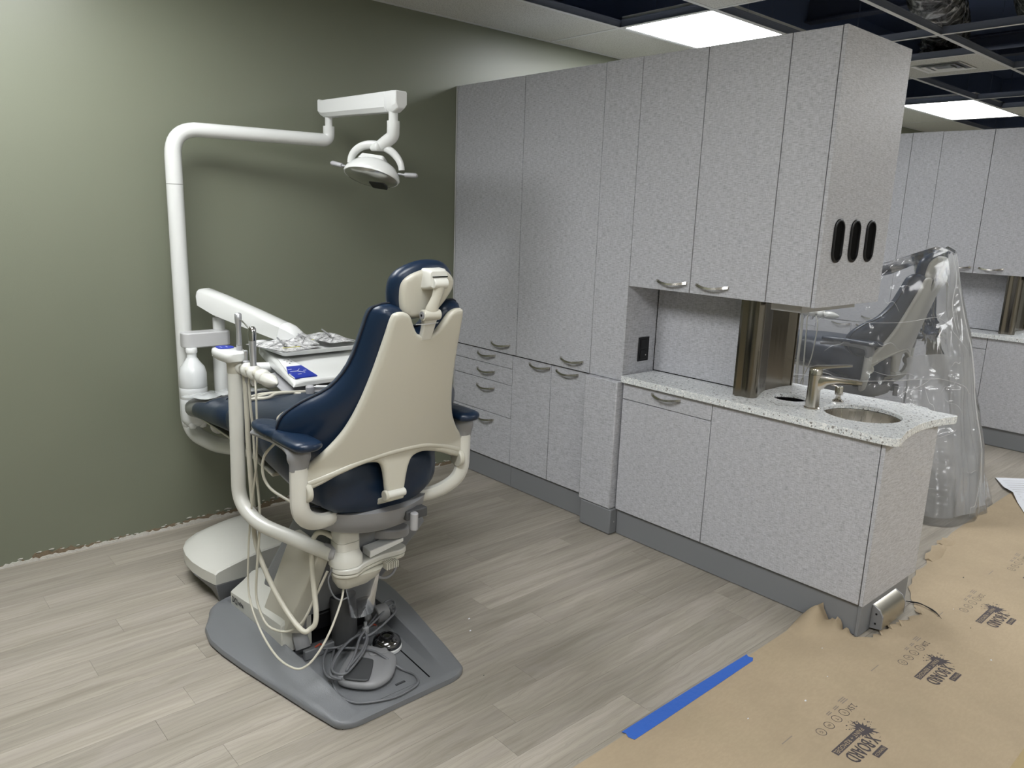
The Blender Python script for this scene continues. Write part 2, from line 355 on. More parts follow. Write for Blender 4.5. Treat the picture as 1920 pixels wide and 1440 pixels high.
# ================================================================== ceiling
ceil = root('ceiling', (0, 0, 0), kind='structure')
GX = .6985; GY = -.563; TX = 1.2192; TY = .6096
MB().box(XL, XR, YF, 0, 3.38, 3.5).build('plenum_deck', M_PLENUM, ceil)
MB().box(XL+.006, XR-.006, -.005, -.001, CEIL+.045, 3.38).build('plenum_liner', M_PLENUM, ceil); MB().box(XR-.006, XR-.002, YF, -.006, CEIL+.045, 3.38).build('plenum_liner', M_PLENUM, ceil)
xs = [GX+TX*i for i in range(-4, 7)]; ys = [GY-TY*j for j in range(0, 10)]
def runner(a, b, ax, name):
    m1 = MB(); m2 = MB(); (x0, y0), (x1, y1) = a, b
    if ax == 'x': m1.box(x0, x1, y0-.012, y0+.012, CEIL, CEIL+.0015); m2.box(x0, x1, y0-.0015, y0+.0015, CEIL+.0015, CEIL+.04); m2.box(x0, x1, y0-.004, y0+.004, CEIL+.034, CEIL+.042)
    else: m1.box(x0-.012, x0+.012, y0, y1, CEIL, CEIL+.0015); m2.box(x0-.0015, x0+.0015, y0, y1, CEIL+.0015, CEIL+.04); m2.box(x0-.004, x0+.004, y0, y1, CEIL+.034, CEIL+.042)
    o = m1.build(name, M_GRID, ceil); m2.build('web', M_GRIDDARK, o)
for yv in ys: runner((XL, yv), (XR, yv), 'x', 'main_runner')
for xv in xs:
    for j in range(len(ys)):
        a = ys[j]-.012; b = (ys[j-1]+.012 if False else (ys[j-1]-.0 if j else 0))
        runner((xv, ys[j]+.012), (xv, (ys[j-1]-.012) if j else -.02), 'y', 'cross_tee')
runner((GX+1.5*TX, ys[2]+.012), (GX+1.5*TX, ys[1]-.012), 'y', 'cross_tee')
runner((GX+3.5*TX, ys[2]+.012), (GX+3.5*TX, ys[1]-.012), 'y', 'cross_tee')
MB().box(XL, XR, -.022, -.0, CEIL, CEIL+.002).build('wall_angle', M_GRID, ceil)
def tile(x0, x1, y0, y1):
    MB().box(x0+.004, x1-.004, min(y0, y1)+.004, max(y0, y1)-.004, CEIL+.002, CEIL+.017).build('ceiling_tile', M_TILE, ceil)
LIGHTS = {(-3, 0), (0, 0), (3, 0)}
bounds = [XL]+xs+[XR]
opening = {(0, 1), (1, 0), (1, 1), (2, 0), (2, 1), (4, 0), (5, 0), (-1, 0), (1, 2), (2, 2), (0, 2), (-2, 0), (3, 1), (-1, 2), (2, 3), (0, 3)}
lamps = [(-3, 0), (0, 0), (3, 0), (-3, 3), (0, 6), (2, 4), (-3, 7)]  # last four are unseen fill lights, added to brighten chair, cabinets and aisle
for i in range(-4, 6):
    x0, x1 = GX+TX*i, GX+TX*(i+1)
    tile(x0, x1, -.006, GY)
    for j in range(0, 9):
        if (i, j) in lamps or (i, j) in opening or ((i, j) == (1, 1)): continue
        tile(x0, x1, GY-TY*j, GY-TY*(j+1))
tile(GX+1.5*TX, GX+2*TX, GY-TY, GY-2*TY)
tile(GX+3.5*TX, GX+4*TX, GY-TY, GY-2*TY)
where = {(0, 0): 'bright square ceiling light directly above the tall grey cabinets', (3, 0): 'bright ceiling light above the far row of grey cabinets',
         (-3, 0): 'ceiling light above the green wall, left of the dental chair'}
for (i, j) in lamps:
    x0 = GX+TX*i; y0 = GY-TY*j; r = root('ceiling_light', (x0+TX/2, y0-TY/2, CEIL), where.get((i, j), 'added unseen fill light over the ' + {(-3, 3): 'floor just behind the dental chair', (0, 6): 'middle of the aisle behind the camera', (2, 4): 'aisle to the right of the camera', (-3, 7): 'far left aisle behind the camera'}.get((i, j), 'aisle')), 'light', 'square ceiling lights')
    fr = MB(); a, b, c, d = x0+.006, x0+TX-.006, y0-TY+.006, y0-.006
    fr.box(a, b, c, c+.018, CEIL+.002, CEIL+.05); fr.box(a, b, d-.018, d, CEIL+.002, CEIL+.05); fr.box(a, a+.018, c, d, CEIL+.002, CEIL+.05); fr.box(b-.018, b, c, d, CEIL+.002, CEIL+.05); fr.box(a, b, c, d, CEIL+.05, CEIL+.06)
    fr.build('frame', M_GRID, r); MB().box(a+.018, b-.018, c+.018, d-.018, CEIL+.006, CEIL+.012).build('diffuser', M_EMIT, r)
# air register in its tile
vx, vy = GX+1.5*TX+.31, GY-1.5*TY
r = root('air_vent', (vx, vy, CEIL), 'square white metal air register in the ceiling tile', 'vent')
m = MB()
for k, (s0, s1, z) in enumerate(((.15, .125, 0), (.105, .082, -.004), (.062, .042, -.002))):
    o4 = [(vx-s0, vy-s0), (vx+s0, vy-s0), (vx+s0, vy+s0), (vx-s0, vy+s0)]; i4 = [(vx-s1, vy-s1), (vx+s1, vy-s1), (vx+s1, vy+s1), (vx-s1, vy+s1)]
    mm = MB().add([(a, b, CEIL-.004+z) for a, b in o4]+[(a, b, CEIL+.012+z) for a, b in i4]+[(a, b, CEIL-.001+z) for a, b in o4]+[(a, b, CEIL+.014+z) for a, b in i4], [(q, (q+1) % 4, 4+(q+1) % 4, 4+q) for q in range(4)]+[(8+q, 8+(q+1) % 4, 12+(q+1) % 4, 12+q) for q in range(4)])
    mm.build('louver', M_WHITE2, r)
MB().box(vx-.125, vx+.125, vy-.125, vy+.125, CEIL+.0005, CEIL+.0016).build('vent_throat', M_DKGREY, r)
# plenum contents
def duct(P, rad, label):
    P = spline(P, 18); R = [rad*(1+.05*math.sin(i*1.9)+.03*random.random()) for i in range(len(P))]
    return tag(MB().tube(P, R, 28).build('flexible_duct', M_FOIL, smooth=60), label, 'duct', 'foil air ducts above the ceiling grid')
duct([(1.5, -2.6, 2.98), (2.2, -2.25, 2.95), (3.0, -1.95, 2.93), (3.9, -1.9, 2.97), (5.0, -2.3, 3.1)], .16, 'silver foil flexible duct nearest the top right of the picture')
duct([(1.45, -1.95, 3.0), (1.9, -1.72, 2.84), (2.4, -1.58, 2.79), (2.8, -1.47, 2.75), (2.86, -1.45, 2.60)], .135, 'crinkled foil duct dropping to the air register')
def steel(a, b, w_, h, label):
    P0, P1 = Vector(a), Vector(b); m = MB(); ax = 0 if abs(P1.x-P0.x) > abs(P1.y-P0.y) else 1
    if ax == 0: m.box(P0.x, P1.x, P0.y-w_/2, P0.y+w_/2, P0.z, P0.z+.012); m.box(P0.x, P1.x, P0.y-.005, P0.y+.005, P0.z, P0.z+h); m.box(P0.x, P1.x, P0.y-w_/2, P0.y+w_/2, P0.z+h-.012, P0.z+h)
    else: m.box(P0.x-w_/2, P0.x+w_/2, P0.y, P1.y, P0.z, P0.z+.012); m.box(P0.x-.005, P0.x+.005, P0.y, P1.y, P0.z, P0.z+h); m.box(P0.x-w_/2, P0.x+w_/2, P0.y, P1.y, P0.z+h-.012, P0.z+h)
    return tag(m.build('roof_beam', M_BEAM), label, 'beam', 'dark roof beams')
for k, (xx, lb) in enumerate(((-1.0, 'dark roof beam seen over the border ceiling tiles'), (1.55, 'dark roof beam above the bright ceiling light'), (3.7, 'dark roof beam crossing beyond the foil ducts'), (6.0, 'farthest dark roof beam in the open ceiling'))):
    steel((xx, YF, 3.17), (xx, 0, 3.17), .12, .2, lb)
for xx, yy in ((2.6, -2.9), ): 
    cp = MB().tube([(xx+1.6, YF+.2, 2.9), (xx+1.6, -.1, 2.9)], .018, 8).build('conduit_pipe', M_BEAM, smooth=50); tag(cp, 'thin dark conduit running through the open ceiling', 'pipe')
hw = MB()
for i in range(-2, 6):
    for j in range(0, 5):
        hx, hy = GX+TX*i+.3, GY-TY*j; hw.tube([(hx, hy, CEIL+.035), (hx+.02, hy, 3.38)], .0014, 4)
hw.build('hanger_wires', M_BEAM, ceil, kind='stuff')
# ================================================================== cabinets
SP = 3.40
FT = .018
def front(name, par, y0, y1, z0, z1, x=0., m=None, t=FT):
    return MB().box(x, x+t, y1+.0016, y0-.0016, z0+.0016, z1-.0016).build(name, m or M_LINEN, par, bevel=.0012, seg=1)
def handle(par, yc, z, x=0., L=.158):
    m = MB(); n = 16; rings = []
    for i in range(n+1):
        t = i/n; y = yc+L/2-L*t; s_ = math.sin(math.pi*t); xx = x-.004-.026*s_**.8; zz = z-.010*s_+.004
        hh = .0055+.0015*abs(math.cos(math.pi*t)); th = .0028+.003*(1-s_)
        rings.append([(xx-th, y, zz-hh*.5), (xx-th*.4, y, zz+hh), (xx+th, y, zz+hh*.9), (xx+th, y, zz-hh*.8)])
    m.loft(rings); m.box(x-.010, x+.001, yc+L/2-.010, yc+L/2-.002, z-.001, z+.009); m.box(x-.010, x+.001, yc-L/2+.002, yc-L/2+.010, z-.001, z+.009)
    return m.build('handle', M_NICKEL, par, smooth=50)
Y1, YD, YE, Y2, Y3, Y4, Y4B, Y5, Y6, YU, Y7, YB = -.5742, -.534, -.8357, -1.118, -1.328, -1.663, -1.830, -2.0224, -2.2117, -2.2283, -2.5388, -2.5549
ZB, ZS, ZT, ZU, ZC = .134, .771, 2.209, 1.2187, .802
XD = .54; XR0 = .002
bay = []
def reg(o): bay.append(o); return o
# tall wall unit, upper section
u = reg(root('tall_cabinet', (XR0, -.56, ZS), 'tall two-door grey linen cabinet beside the green wall', 'cabinet'))
MB().box(.019, XD, Y2+.001, -.012, ZS+.001, ZT).build('body', M_LINEN, u)
MB().box(.0, .019, -.012, -.002, ZS, ZT).build('side_strip', M_EDGE, u)
d = front('door', u, -.014, Y1, ZS, ZT); handle(d, -.446, .816)
d = front('door', u, Y1, Y2, ZS, ZT); handle(d, -.995, .816)
# drawer unit
u = reg(root('drawer_cabinet', (XR0, -.27, 0), 'grey linen base cabinet with four drawers next to the green wall', 'cabinet'))
MB().box(.032, XD, YD+.001, -.012, ZB, ZS-.001).build('body', M_LINEN, u); MB().box(.014, .032, -.012, -.002, ZB, ZS).build('side_strip', M_EDGE, u)
MB().box(.030, XD, YD+.001, -.012, .004, ZB-.001).build('toe_kick', M_KICK, u)
for z0, z1, hz in ((.688, ZS-.004, .738), (.594, .688, .644), (.404, .594, .548), (ZB, .404, .362)):
    d = front('drawer', u, -.014, YD, z0, z1, .014); handle(d, -.310, hz, .014)
# two-door base
u = reg(root('base_cabinet', (XR0, -.83, 0), 'grey linen base cabinet with two narrow doors, right of the drawers', 'cabinet'))
MB().box(.032, XD, Y2+.001, YD-.001, ZB, ZS-.001).build('body', M_LINEN, u); MB().box(.030, XD, Y2+.001, YD-.001, .004, ZB-.001).build('toe_kick', M_KICK, u)
d = front('door', u, YD, YE, ZB, ZS-.004, .014); handle(d, -.751, .742, .014)
d = front('door', u, YE, Y2, ZB, ZS-.004, .014); handle(d, -.955, .742, .014)
# filler tower
u = reg(root('filler_column', (XR0, -1.22, 0), 'narrow full-height grey linen column between the two cabinet runs', 'cabinet'))
MB().box(-.001, XD, Y3, Y2-.001, ZS+.002, ZT).build('upper_panel', M_LINEN, u, bevel=.001, seg=1)
MB().box(-.034, XD-.2, Y3+.002, Y2-.002, ZB, ZS).build('lower_panel', M_LINEN, u, bevel=.006, seg=2)
MB().box(-.030, XD-.2, Y3-.004, Y2-.012, .002, ZB-.001).build('plinth', M_KICK, u, bevel=.008, seg=3)
MB().lathe([(.004, 0), (.004, .0015)], (.0, Y3-.0045, .065), (0, -1, 0), 10).build('screw', M_LGREY, u)
# outlet on the column side, inside the niche
u = reg(root('wall_outlet', (.137, Y3-.002, .915), 'black electrical outlet on the niche side panel', 'outlet'))
MB().box(.098, .176, Y3-.005, Y3-.0005, .857, .973).build('cover_plate', M_BLACK, u, bevel=.0015, seg=1)
MB().box(.112, .160, Y3-.0075, Y3-.005, .868, .912).build('socket', M_BLACK, u, bevel=.002); MB().box(.112, .160, Y3-.0075, Y3-.005, .918, .962).build('socket', M_BLACK, u, bevel=.002)
MB().lathe([(.003, 0), (.003, .002)], (.15, Y3-.0075, .886), (0, -1, 0), 8).build('indicator', M_LGREY, u)
# sink base
u = reg(root('sink_base_cabinet', (XR0, -1.95, 0), 'grey linen sink base cabinet with one drawer and a wide plain door', 'cabinet'))
MB().box(.019, .47, Y7+.003, Y3-.006, ZB, .62).build('body', M_LINEN, u)
MB().box(.456, .474, Y7+.003, Y3-.006, .62, ZC-.031).build('back_rail', M_LINEN, u)
MB().box(.019, .03, Y7+.003, Y3-.006, .62, ZC-.031).build('front_rail', M_LINEN, u)
MB().box(.018, .44, -2.532, Y3-.008, .004, ZB-.001).build('toe_kick', M_KICK, u)
MB().box(.010, .44, -2.548, -2.5345, .004, ZB-.001).build('toe_kick_end', M_KICK, u, bevel=.002)
d = front('drawer', u, Y3-.008, Y4B, .690, ZC-.032); handle(d, -1.588, .742)
front('door', u, Y3-.008, Y4B, ZB, .690); front('door', u, Y4B, Y7, ZB, ZC-.032)
MB().box(.0, .486, YB, Y7-.0015, ZB, ZC-.031).build('end_panel', M_LINEN, u, bevel=.001, seg=1)
# upper cabinet
u = reg(root('upper_cabinet', (XR0, -1.78, ZU), 'grey linen upper cabinet with three doors above the sink counter', 'cabinet'))
MB().box(.019, .55, Y6+.002, Y3-.001, ZU+.001, ZT).build('body', M_LINEN, u)
d = front('door', u, Y3, Y4, ZU, ZT); handle(d, -1.569, 1.256)
d = front('door', u, Y4, Y5, ZU, ZT); handle(d, -1.776, 1.256)
front('door', u, Y5, Y6, ZU, ZT)
ep = MB().box(0, .543, YU, Y6-.0015, ZU, ZT).build('end_panel', M_LINEN, u, bevel=.001, seg=1)
MB().box(.055, .505, -2.15, -2.02, ZU-.030, ZU-.0005).build('light_valance', M_EDGE, u)
# slots on the end panel
sl = reg(root('glove_box_dispenser', (.265, YU, 1.39), 'black-rimmed triple slot dispenser set in the cabinet end panel', 'dispenser'))
for xc in (.116, .250, .384):
    def oval(rx, rz, yy, n=28):
        h = rz-rx
        return [(xc+rx*math.cos(t), yy, 1.468+(h if math.sin(t) > 0 else -h)+rx*math.sin(t)) for t in [2*math.pi*(k+.5)/n for k in range(n)]]
    rr = MB().loft([oval(.040, .082, YU-.0005), oval(.040, .082, YU-.005), oval(.037, .079, YU-.007), oval(.031, .073, YU-.007), oval(.030, .072, YU-.0006)], cap=False).build('slot_ring', M_BLACK, sl, smooth=40)
    MB().loft([oval(.031, .073, YU-.0012), oval(.031, .073, YU-.0004)]).build('slot_opening', M_GAP, sl)
# niche back
nb = reg(root('niche_back_panel', (.23, -1.7, ZC), 'grey linen back panel of the niche over the counter', 'panel'))
MB().box(.226, .24, -1.9, Y3-.002, ZC+.0015, ZU-.001).build('panel', M_LINEN, nb)
MB().box(.224, .2265, Y3-.004, Y3-.0015, ZC+.002, ZU-.001).build('dark_bead', M_GAP, nb); MB().box(.222, .2265, -1.88, Y3-.004, ZC+.0008, ZC+.0035).build('dark_bead', M_GAP, nb)  # thin near-black strips along the edges of the niche back
# rear panels of the run
bp = reg(root('rear_cabinet_panel', (.6, -.6, 0), 'grey linen rear panels of the cabinet run', 'panel'))
MB().box(XD+.001, XD+.02, Y3, -.012, .002, ZT).build('panel', M_LINEN, bp); MB().box(.240, .55, -1.88, Y3-.001, ZC+.002, ZU-.001).build('niche_backing', M_LINEN, bp)
# steel tower
st = reg(root('steel_tower', (.29, -1.93, ZC), 'dark polished steel pillar between counter and upper cabinet', 'pillar'))
P = smoothpoly([(.117, -1.872), (.093, -1.905), (.096, -1.942), (.122, -1.957), (.16, -1.945), (.22, -1.921), (.30, -1.898), (.39, -1.894), (.488, -1.915)], 5)
keep = [p for p in P[:8*5+1]]
MB().prism(keep+[(.488, -1.86), (.3, -1.852)], ZC+.0005, ZU-.0015).build('curved_cover', M_TOWER, st, smooth=35)
MB().box(.094, .49, -1.9, -1.862, ZC+.001, ZU-.002).build('back_plate', M_TOWER, st)
# countertop with two cut-outs
def ring(cx, cy, rx, ry, n=40): return [(cx+rx*math.cos(2*math.pi*k/n), cy+ry*math.sin(2*math.pi*k/n)) for k in range(n)]
SK = (.252, -2.350, .1445, .1445); TR = (.262, -2.036, .073, .073)
endc = smoothpoly([(-.023, -2.45), (-.023, -2.50), (-.022, -2.55), (-.014, -2.585), (.012, -2.597), (.06, -2.586), (.15, -2.569), (.274, -2.558), (.37, -2.563), (.46, -2.578), (.53, -2.598), (.552, -2.592), (.555, -2.56), (.552, -2.50), (.55, -2.45)], 4)[4:56]
outer = [(-.021, Y3-.010)]+endc+[(.52, Y3-.010)]
def slab(mb, outer, holes, z0, z1, e=.004):
    pts = [Vector(p) for p in outer]; n0 = len(outer); edges = [(i, (i+1) % n0) for i in range(n0)]
    for h in holes:
        b = len(pts); pts += [Vector(p) for p in h]; edges += [(b+i, b+(i+1) % len(h)) for i in range(len(h))]
    r = delaunay_2d_cdt(pts, edges, [], 1, 1e-6); V, F = r[0], r[2]
    def inside(c, poly):
        k = False
        for i in range(len(poly)):
            a, b = poly[i], poly[i-1]
            if (a[1] > c[1]) != (b[1] > c[1]) and c[0] < (b[0]-a[0])*(c[1]-a[1])/(b[1]-a[1])+a[0]: k = not k
        return k
    F = [f for f in F if all(not inside(((V[f[0]]+V[f[1]]+V[f[2]])/3), h) for h in holes) and inside((V[f[0]]+V[f[1]]+V[f[2]])/3, outer)]
    n = len(V); fs = [tuple(f) for f in F]+[tuple(i+n for i in f[::-1]) for f in F]; cnt = {}
    for f in F:
        for a, b in zip(f, list(f[1:])+[f[0]]): cnt[(a, b)] = 1
    for (a, b) in list(cnt):
        if (b, a) not in cnt: fs.append((a, a+n, b+n, b))
    return mb.add([(p.x, p.y, z1) for p in V]+[(p.x, p.y, z0) for p in V], fs)
inn = [((x-.26)*.90+.26, (y+1.96)*.955-1.96) for x, y in outer]
ct = slab(slab(MB(), outer, [ring(*SK), ring(*TR)], ZC-.016, ZC), outer, [inn], ZC-.030, ZC-.0161).build('countertop', M_STONE, at=(.25, -1.9, ZC-.030), bevel=.004, seg=2)
reg(tag(ct, 'white speckled stone countertop with a curved end', 'countertop'))
def bowl(mb, cx, cy, r, depth, z):
    return mb.lathe([(r+.018, -.001), (r-.002, -.001), (r-.004, -.012), (r-.010, -depth*.7), (r-.035, -depth*.95), (r*.35, -depth), (.018, -depth-.004), (.018, -depth-.010), (r*.35, -depth-.008), (r-.03, -depth-.005), (r-.002, -depth*.72), (r+.006, -.010), (r+.018, -.004)], (cx, cy, z), n=40, cap=False)
sk = reg(root('sink_bowl', (SK[0], SK[1], ZC-.19), 'round stainless steel sink bowl set in the counter', 'sink'))
bowl(MB(), SK[0], SK[1], .148, .14, ZC-.017).build('bowl', M_STEEL, sk, smooth=40); MB().lathe([(.026, 0), (.026, .003), (.02, .004)], (SK[0], SK[1], ZC-.174), n=20).build('drain', M_CHROME, sk, smooth=40)
tb = reg(root('waste_chute', (TR[0], TR[1], ZC-.19), 'round steel waste hole in the counter before the steel pillar', 'waste bin'))
MB().lathe([(.079, -.031), (.0725, -.031), (.0715, -.16), (.074, -.16), (.079, -.036)], (TR[0], TR[1], ZC), n=32, cap=False).build('liner', M_STEEL, tb, smooth=40); MB().lathe([(.0715, -.150), (.0715, -.152)], (TR[0], TR[1], ZC), n=24).build('chute_floor', M_GAP, tb)
# faucet
fx, fy = .160, -2.186; dirv = Vector((.42, -.90, 0)).normalized()
fa = reg(root('faucet', (fx, fy, ZC), 'brushed nickel single-lever faucet beside the sink', 'faucet'))
MB().lathe([(.031, 0), (.031, .004), (.0275, .008), (.026, .05), (.0245, .10), (.0255, .135), (.0255, .139)], (fx, fy, ZC), n=28).build('faucet_body', M_NICKEL, fa, smooth=35)
o = Vector((fx, fy, 0)); sd = Vector((-dirv.y, dirv.x, 0))
def barloft(L, name, m, par):
    rings = []
    for t, z, hw, hh in L:
        c = o+dirv*t; rings.append([c+sd*a*hw+Vector((0, 0, z+b*hh)) for a, b in ((-1, -.5), (-.8, -1), (.8, -1), (1, -.5), (1, .5), (.8, 1), (-.8, 1), (-1, .5))])
    return MB().loft(rings).build(name, m, par, smooth=35)
barloft([(-.005, ZC+.098, .021, .036), (.025, ZC+.108, .021, .027), (.05, ZC+.119, .0205, .016), (.09, ZC+.124, .020, .011), (.155, ZC+.124, .019, .009), (.172, ZC+.123, .018, .007)], 'spout', M_NICKEL, fa)
MB().lathe([(.011, 0), (.011, -.008), (.008, -.009)], tuple(o+dirv*.148+Vector((0, 0, ZC+.118))), n=16).build('aerator', M_DKGREY, fa, smooth=40)
MB().lathe([(.0255, .140), (.0255, .160), (.022, .166)], (fx, fy, ZC), n=24).build('lever_hub', M_NICKEL, fa, smooth=35)
barloft([(-.024, ZC+.160, .018, .005), (.0, ZC+.168, .025, .007), (.05, ZC+.176, .020, .005), (.10, ZC+.184, .014, .004), (.13, ZC+.188, .011, .003)], 'lever', M_NICKEL, fa)
sx, sy = .372, -2.192
sd_ = reg(root('soap_dispenser', (sx, sy, ZC), 'small nickel soap pump behind the faucet', 'soap dispenser'))
MB().lathe([(.023, 0), (.023, .003), (.012, .012), (.010, .026), (.012, .030)], (sx, sy, ZC), n=20).build('pump_base', M_NICKEL, sd_, smooth=35)
MB().lathe([(.0165, .030), (.0165, .062), (.014, .066)], (sx, sy, ZC), n=20).build('pump_head', M_NICKEL, sd_, smooth=35)
MB().tube(spline([(sx, sy, ZC+.060), (sx-.03, sy+.022, ZC+.072), (sx-.065, sy+.047, ZC+.078), (sx-.082, sy+.06, ZC+.070)], 5), .0035, 8).build('pump_spout', M_NICKEL, sd_, smooth=50)
# steel vent box on the plinth end
vb = reg(root('toe_kick_vent', (.21, -2.56, .01), 'small steel outlet hood on the end toe kick', 'vent'))
M_HOOD = mat('satin_steel', (.50, .48, .42), .33, 1.0)
def hood(x): return [(x, -2.5485, .108), (x, -2.578, .092), (x, -2.592, .068), (x, -2.592, .018), (x, -2.5485, .010)]
MB().loft([hood(.116), hood(.316)]).build('hood', M_HOOD, vb, bevel=.001)
MB().loft([hood(.108), hood(.1155)]).build('side_flange', M_GREY2, vb); MB().loft([hood(.3165), hood(.322)]).build('side_flange', M_GREY2, vb)
for zz in (.035, .075): MB().lathe([(.004, 0), (.004, .002)], (.1075, -2.568, zz), (-1, 0, 0), 8).build('screw', M_BLACK, vb)
BAY = list(bay)
# ================================================================== dental chair
CX = -1.533
def srect(cx, y, zc, hw, hh, e=2.6, n=28, cup=0.):
    out = []
    for k in range(n):
        t = 2*math.pi*k/n; c, s_ = math.cos(t), math.sin(t)
        x = math.copysign(abs(c)**(2/e), c)*hw; z = math.copysign(abs(s_)**(2/e), s_)*hh
        out.append((cx+x, y, zc+z+cup*(x/hw)**2*hw if s_ > 0 else zc+z+cup*.4*(x/hw)**2*hw))
    return out
ch = root('dental_chair', (CX, -1.35, 0), 'navy and cream dental chair on a grey base plate, uncovered', 'dental chair')
# base
half = [(.0, -1.818), (.16, -1.818), (.205, -1.815), (.232, -1.800), (.245, -1.770), (.270, -1.66), (.305, -1.48), (.335, -1.33), (.355, -1.20), (.362, -1.11), (.345, -1.02), (.295, -.93), (.215, -.86), (.12, -.835), (0, -.83)]
yb = sorted(set([-1.818, -1.8165, -1.812, -1.804, -1.79, -1.775]+[-1.76+.02*k for k in range(46)]+[-.852, -.842, -.835, -.831]))
hy = [b for a, b in half]; hw = [a for a, b in half]
rings = []
for y in yb:
    if y < -1.774: q = (y+1.774)/.044; w_ = .244-.075*(1-math.sqrt(max(0, 1-q*q)))
    elif y > -.93: q = min(1, (y+.93)/.102); w_ = .295*math.sqrt(max(.02, 1-q*q))
    else: w_ = float(np.interp(y, hy[1:-1], hw[1:-1]))
    t = min(1, max(0, (-1.20-y)/.60)); c0 = min(.219-.048*t, w_-.03); h = float(np.interp(-y, (.84, .93, 1.10, 1.37, 1.60, 1.80), (0, .018, .032, .050, .032, 0)))
    e = 0 if -1.812 < y < -.84 else -.006
    top = [(0, 0), (c0*.6, 0), (c0-.022, 0), (c0-.012, h*.45), (c0-.003, h*.96), (c0+.003, h*.97)]
    for k in range(1, 7):
        d = (w_-.012-c0)*k/6; top.append((c0+.003+max(0, d-.003), h*max(0, 1-d/.115)**1.6 if d < .115 else 0))
    top = [(x, .026+z+e) for x, z in top]+[(w_-.004, .0245+e), (w_, .019+e), (w_+.0005, .008), (w_-.004, .0025)]
    rings.append([(CX+x, y, z) for x, z in top]+[(CX-x, y, z) for x, z in top[:0:-1]])
mb_ = MB(); mb_.loft(rings); mb_.build('base_plate', M_GREY, ch, smooth=38)
MB().box(CX-.225, CX+.225, -1.80, -.86, .0005, .006).build('base_foot', M_BLACK, ch)
MB().prism([(CX+.060, -1.775), (CX+.062, -1.775), (CX-.115, -1.7755), (CX-.115, -1.774)], .0262, .0266).build('access_seam', M_DKGREY, ch)
MB().box(CX+.0, CX+.035, -1.748, -1.741, .0262, .029).build('latch', M_DKGREY, ch)
# recess groove
MB().tube([(CX+.130, -1.50, .0265), (CX+.112, -1.775, .0265)], .0022, 6).build('recess_groove', M_GAP, ch)
# pump cover on the left of the base
pc = MB(); X0, X1 = CX-.215, CX-.105
def cov(y, zl, zr, m=0.): return [(X0+m, y, .040), (X0+m, y, zl), (X0+m+.006, y, zl+.006), (X0+.05, y, zl*.45+zr*.55), (X0+.085, y, zr), (X1, y, zr+.004), (X1, y, .040)]
pc.loft([cov(-1.375, .138, .205, .003), cov(-1.370, .146, .213), cov(-1.20, .127, .208), cov(-1.05, .105, .190), cov(-.965, .094, .165), cov(-.940, .090, .150), cov(-.934, .082, .140, .003)])
pc.build('pump_cover', M_CREAM2, ch, smooth=22, label='pale cream pump cover')
lg = text_mb('DCI', .036, lambda a, b: (X0-.0025, -.982-a*1., .072+b*.95+.06*a), align='CENTER', sx=.85, bold=.0011)
lg.build('logo', M_BLACK, ch); lg2 = text_mb('edge', .026, lambda a, b: (X0-.0025, -1.038-a, .080+b+.06*a), sx=.9, bold=.0008); lg2.build('logo', M_BLACK, ch)
# lift linkage and dark interior
MB().box(CX-.10, CX+.13, -1.40, -1.10, .10, .158).build('lift_linkage', M_BLACK, ch, bevel=.004)
mech = MB(); mech.box(CX-.14, CX+.15, -1.36, -1.02, .027, .10).build('lift_frame', M_BLACK, ch, bevel=.006)
for sx_ in (-.15, .125):
    P = [(CX+sx_, -1.40, .05), (CX+sx_, -1.37, .11), (CX+sx_, -1.39, .20)]
    MB().tube(spline(P, 5), [.028]*11, 10, flat=.55).build('frame_bracket', M_GREY2, ch, smooth=50)
MB().box(CX-.165, CX+.12, -1.445, -1.425, .027, .062).build('frame_rail', M_GREY, ch, bevel=.004)
MB().tube([(CX+.12, -1.42, .09), (CX+.17, -1.42, .09)], .032, 18).build('pivot_boss', M_GREY2, ch, bevel=.004)
MB().tube([(CX-.012, -1.44, .04), (CX-.012, -1.43, .22)], .045, 20).build('lift_motor', M_DKGREY, ch, smooth=40)
for a, b in ((CX-.13, CX-.10), (CX+.08, CX+.11)): MB().tube([(a, -1.448, .07), ((a+b)/2, -1.452, .078), (b, -1.448, .066)], .0035, 6).build('wire', M_RED, ch)
MB().box(CX+.165, CX+.19, -1.30, -1.27, .09, .135).build('hinge_tab', M_CHROME, ch, bevel=.002)
# shroud: leans back from base to seat
def sh(x0, x1, y0, y1, z, r=.03): return [(a, b, z) for a, b in rrect(x0, x1, y0, y1, r, 4)]
MB().loft([sh(CX-.155, CX+.140, -1.39, -1.08, .160), sh(CX-.150, CX+.155, -1.42, -1.10, .22), sh(CX-.115, CX+.232, -1.52, -1.20, .40), sh(CX-.11, CX+.255, -1.56, -1.24, .465, .04), sh(CX-.10, CX+.245, -1.56, -1.26, .495, .05)]).build('shroud', M_GREY, ch, smooth=45)
for o_ in (0,):
    MB().loft([[(CX-.158, -1.405, .11), (CX-.205, -1.385, .12), (CX-.205, -1.20, .12), (CX-.158, -1.20, .12)], [(CX-.118, -1.56, .46), (CX-.152, -1.54, .46), (CX-.152, -1.34, .46), (CX-.118, -1.34, .46)]]).build('side_cover', M_CREAM, ch, bevel=.005)
MB().lathe([(.055, 0), (.055, .003), (.048, .005), (.046, .001)], (CX+.13, -1.468, .31), (0, -1, .40), 28, cap=False).build('cover_ring', M_GREY2, ch, smooth=40)
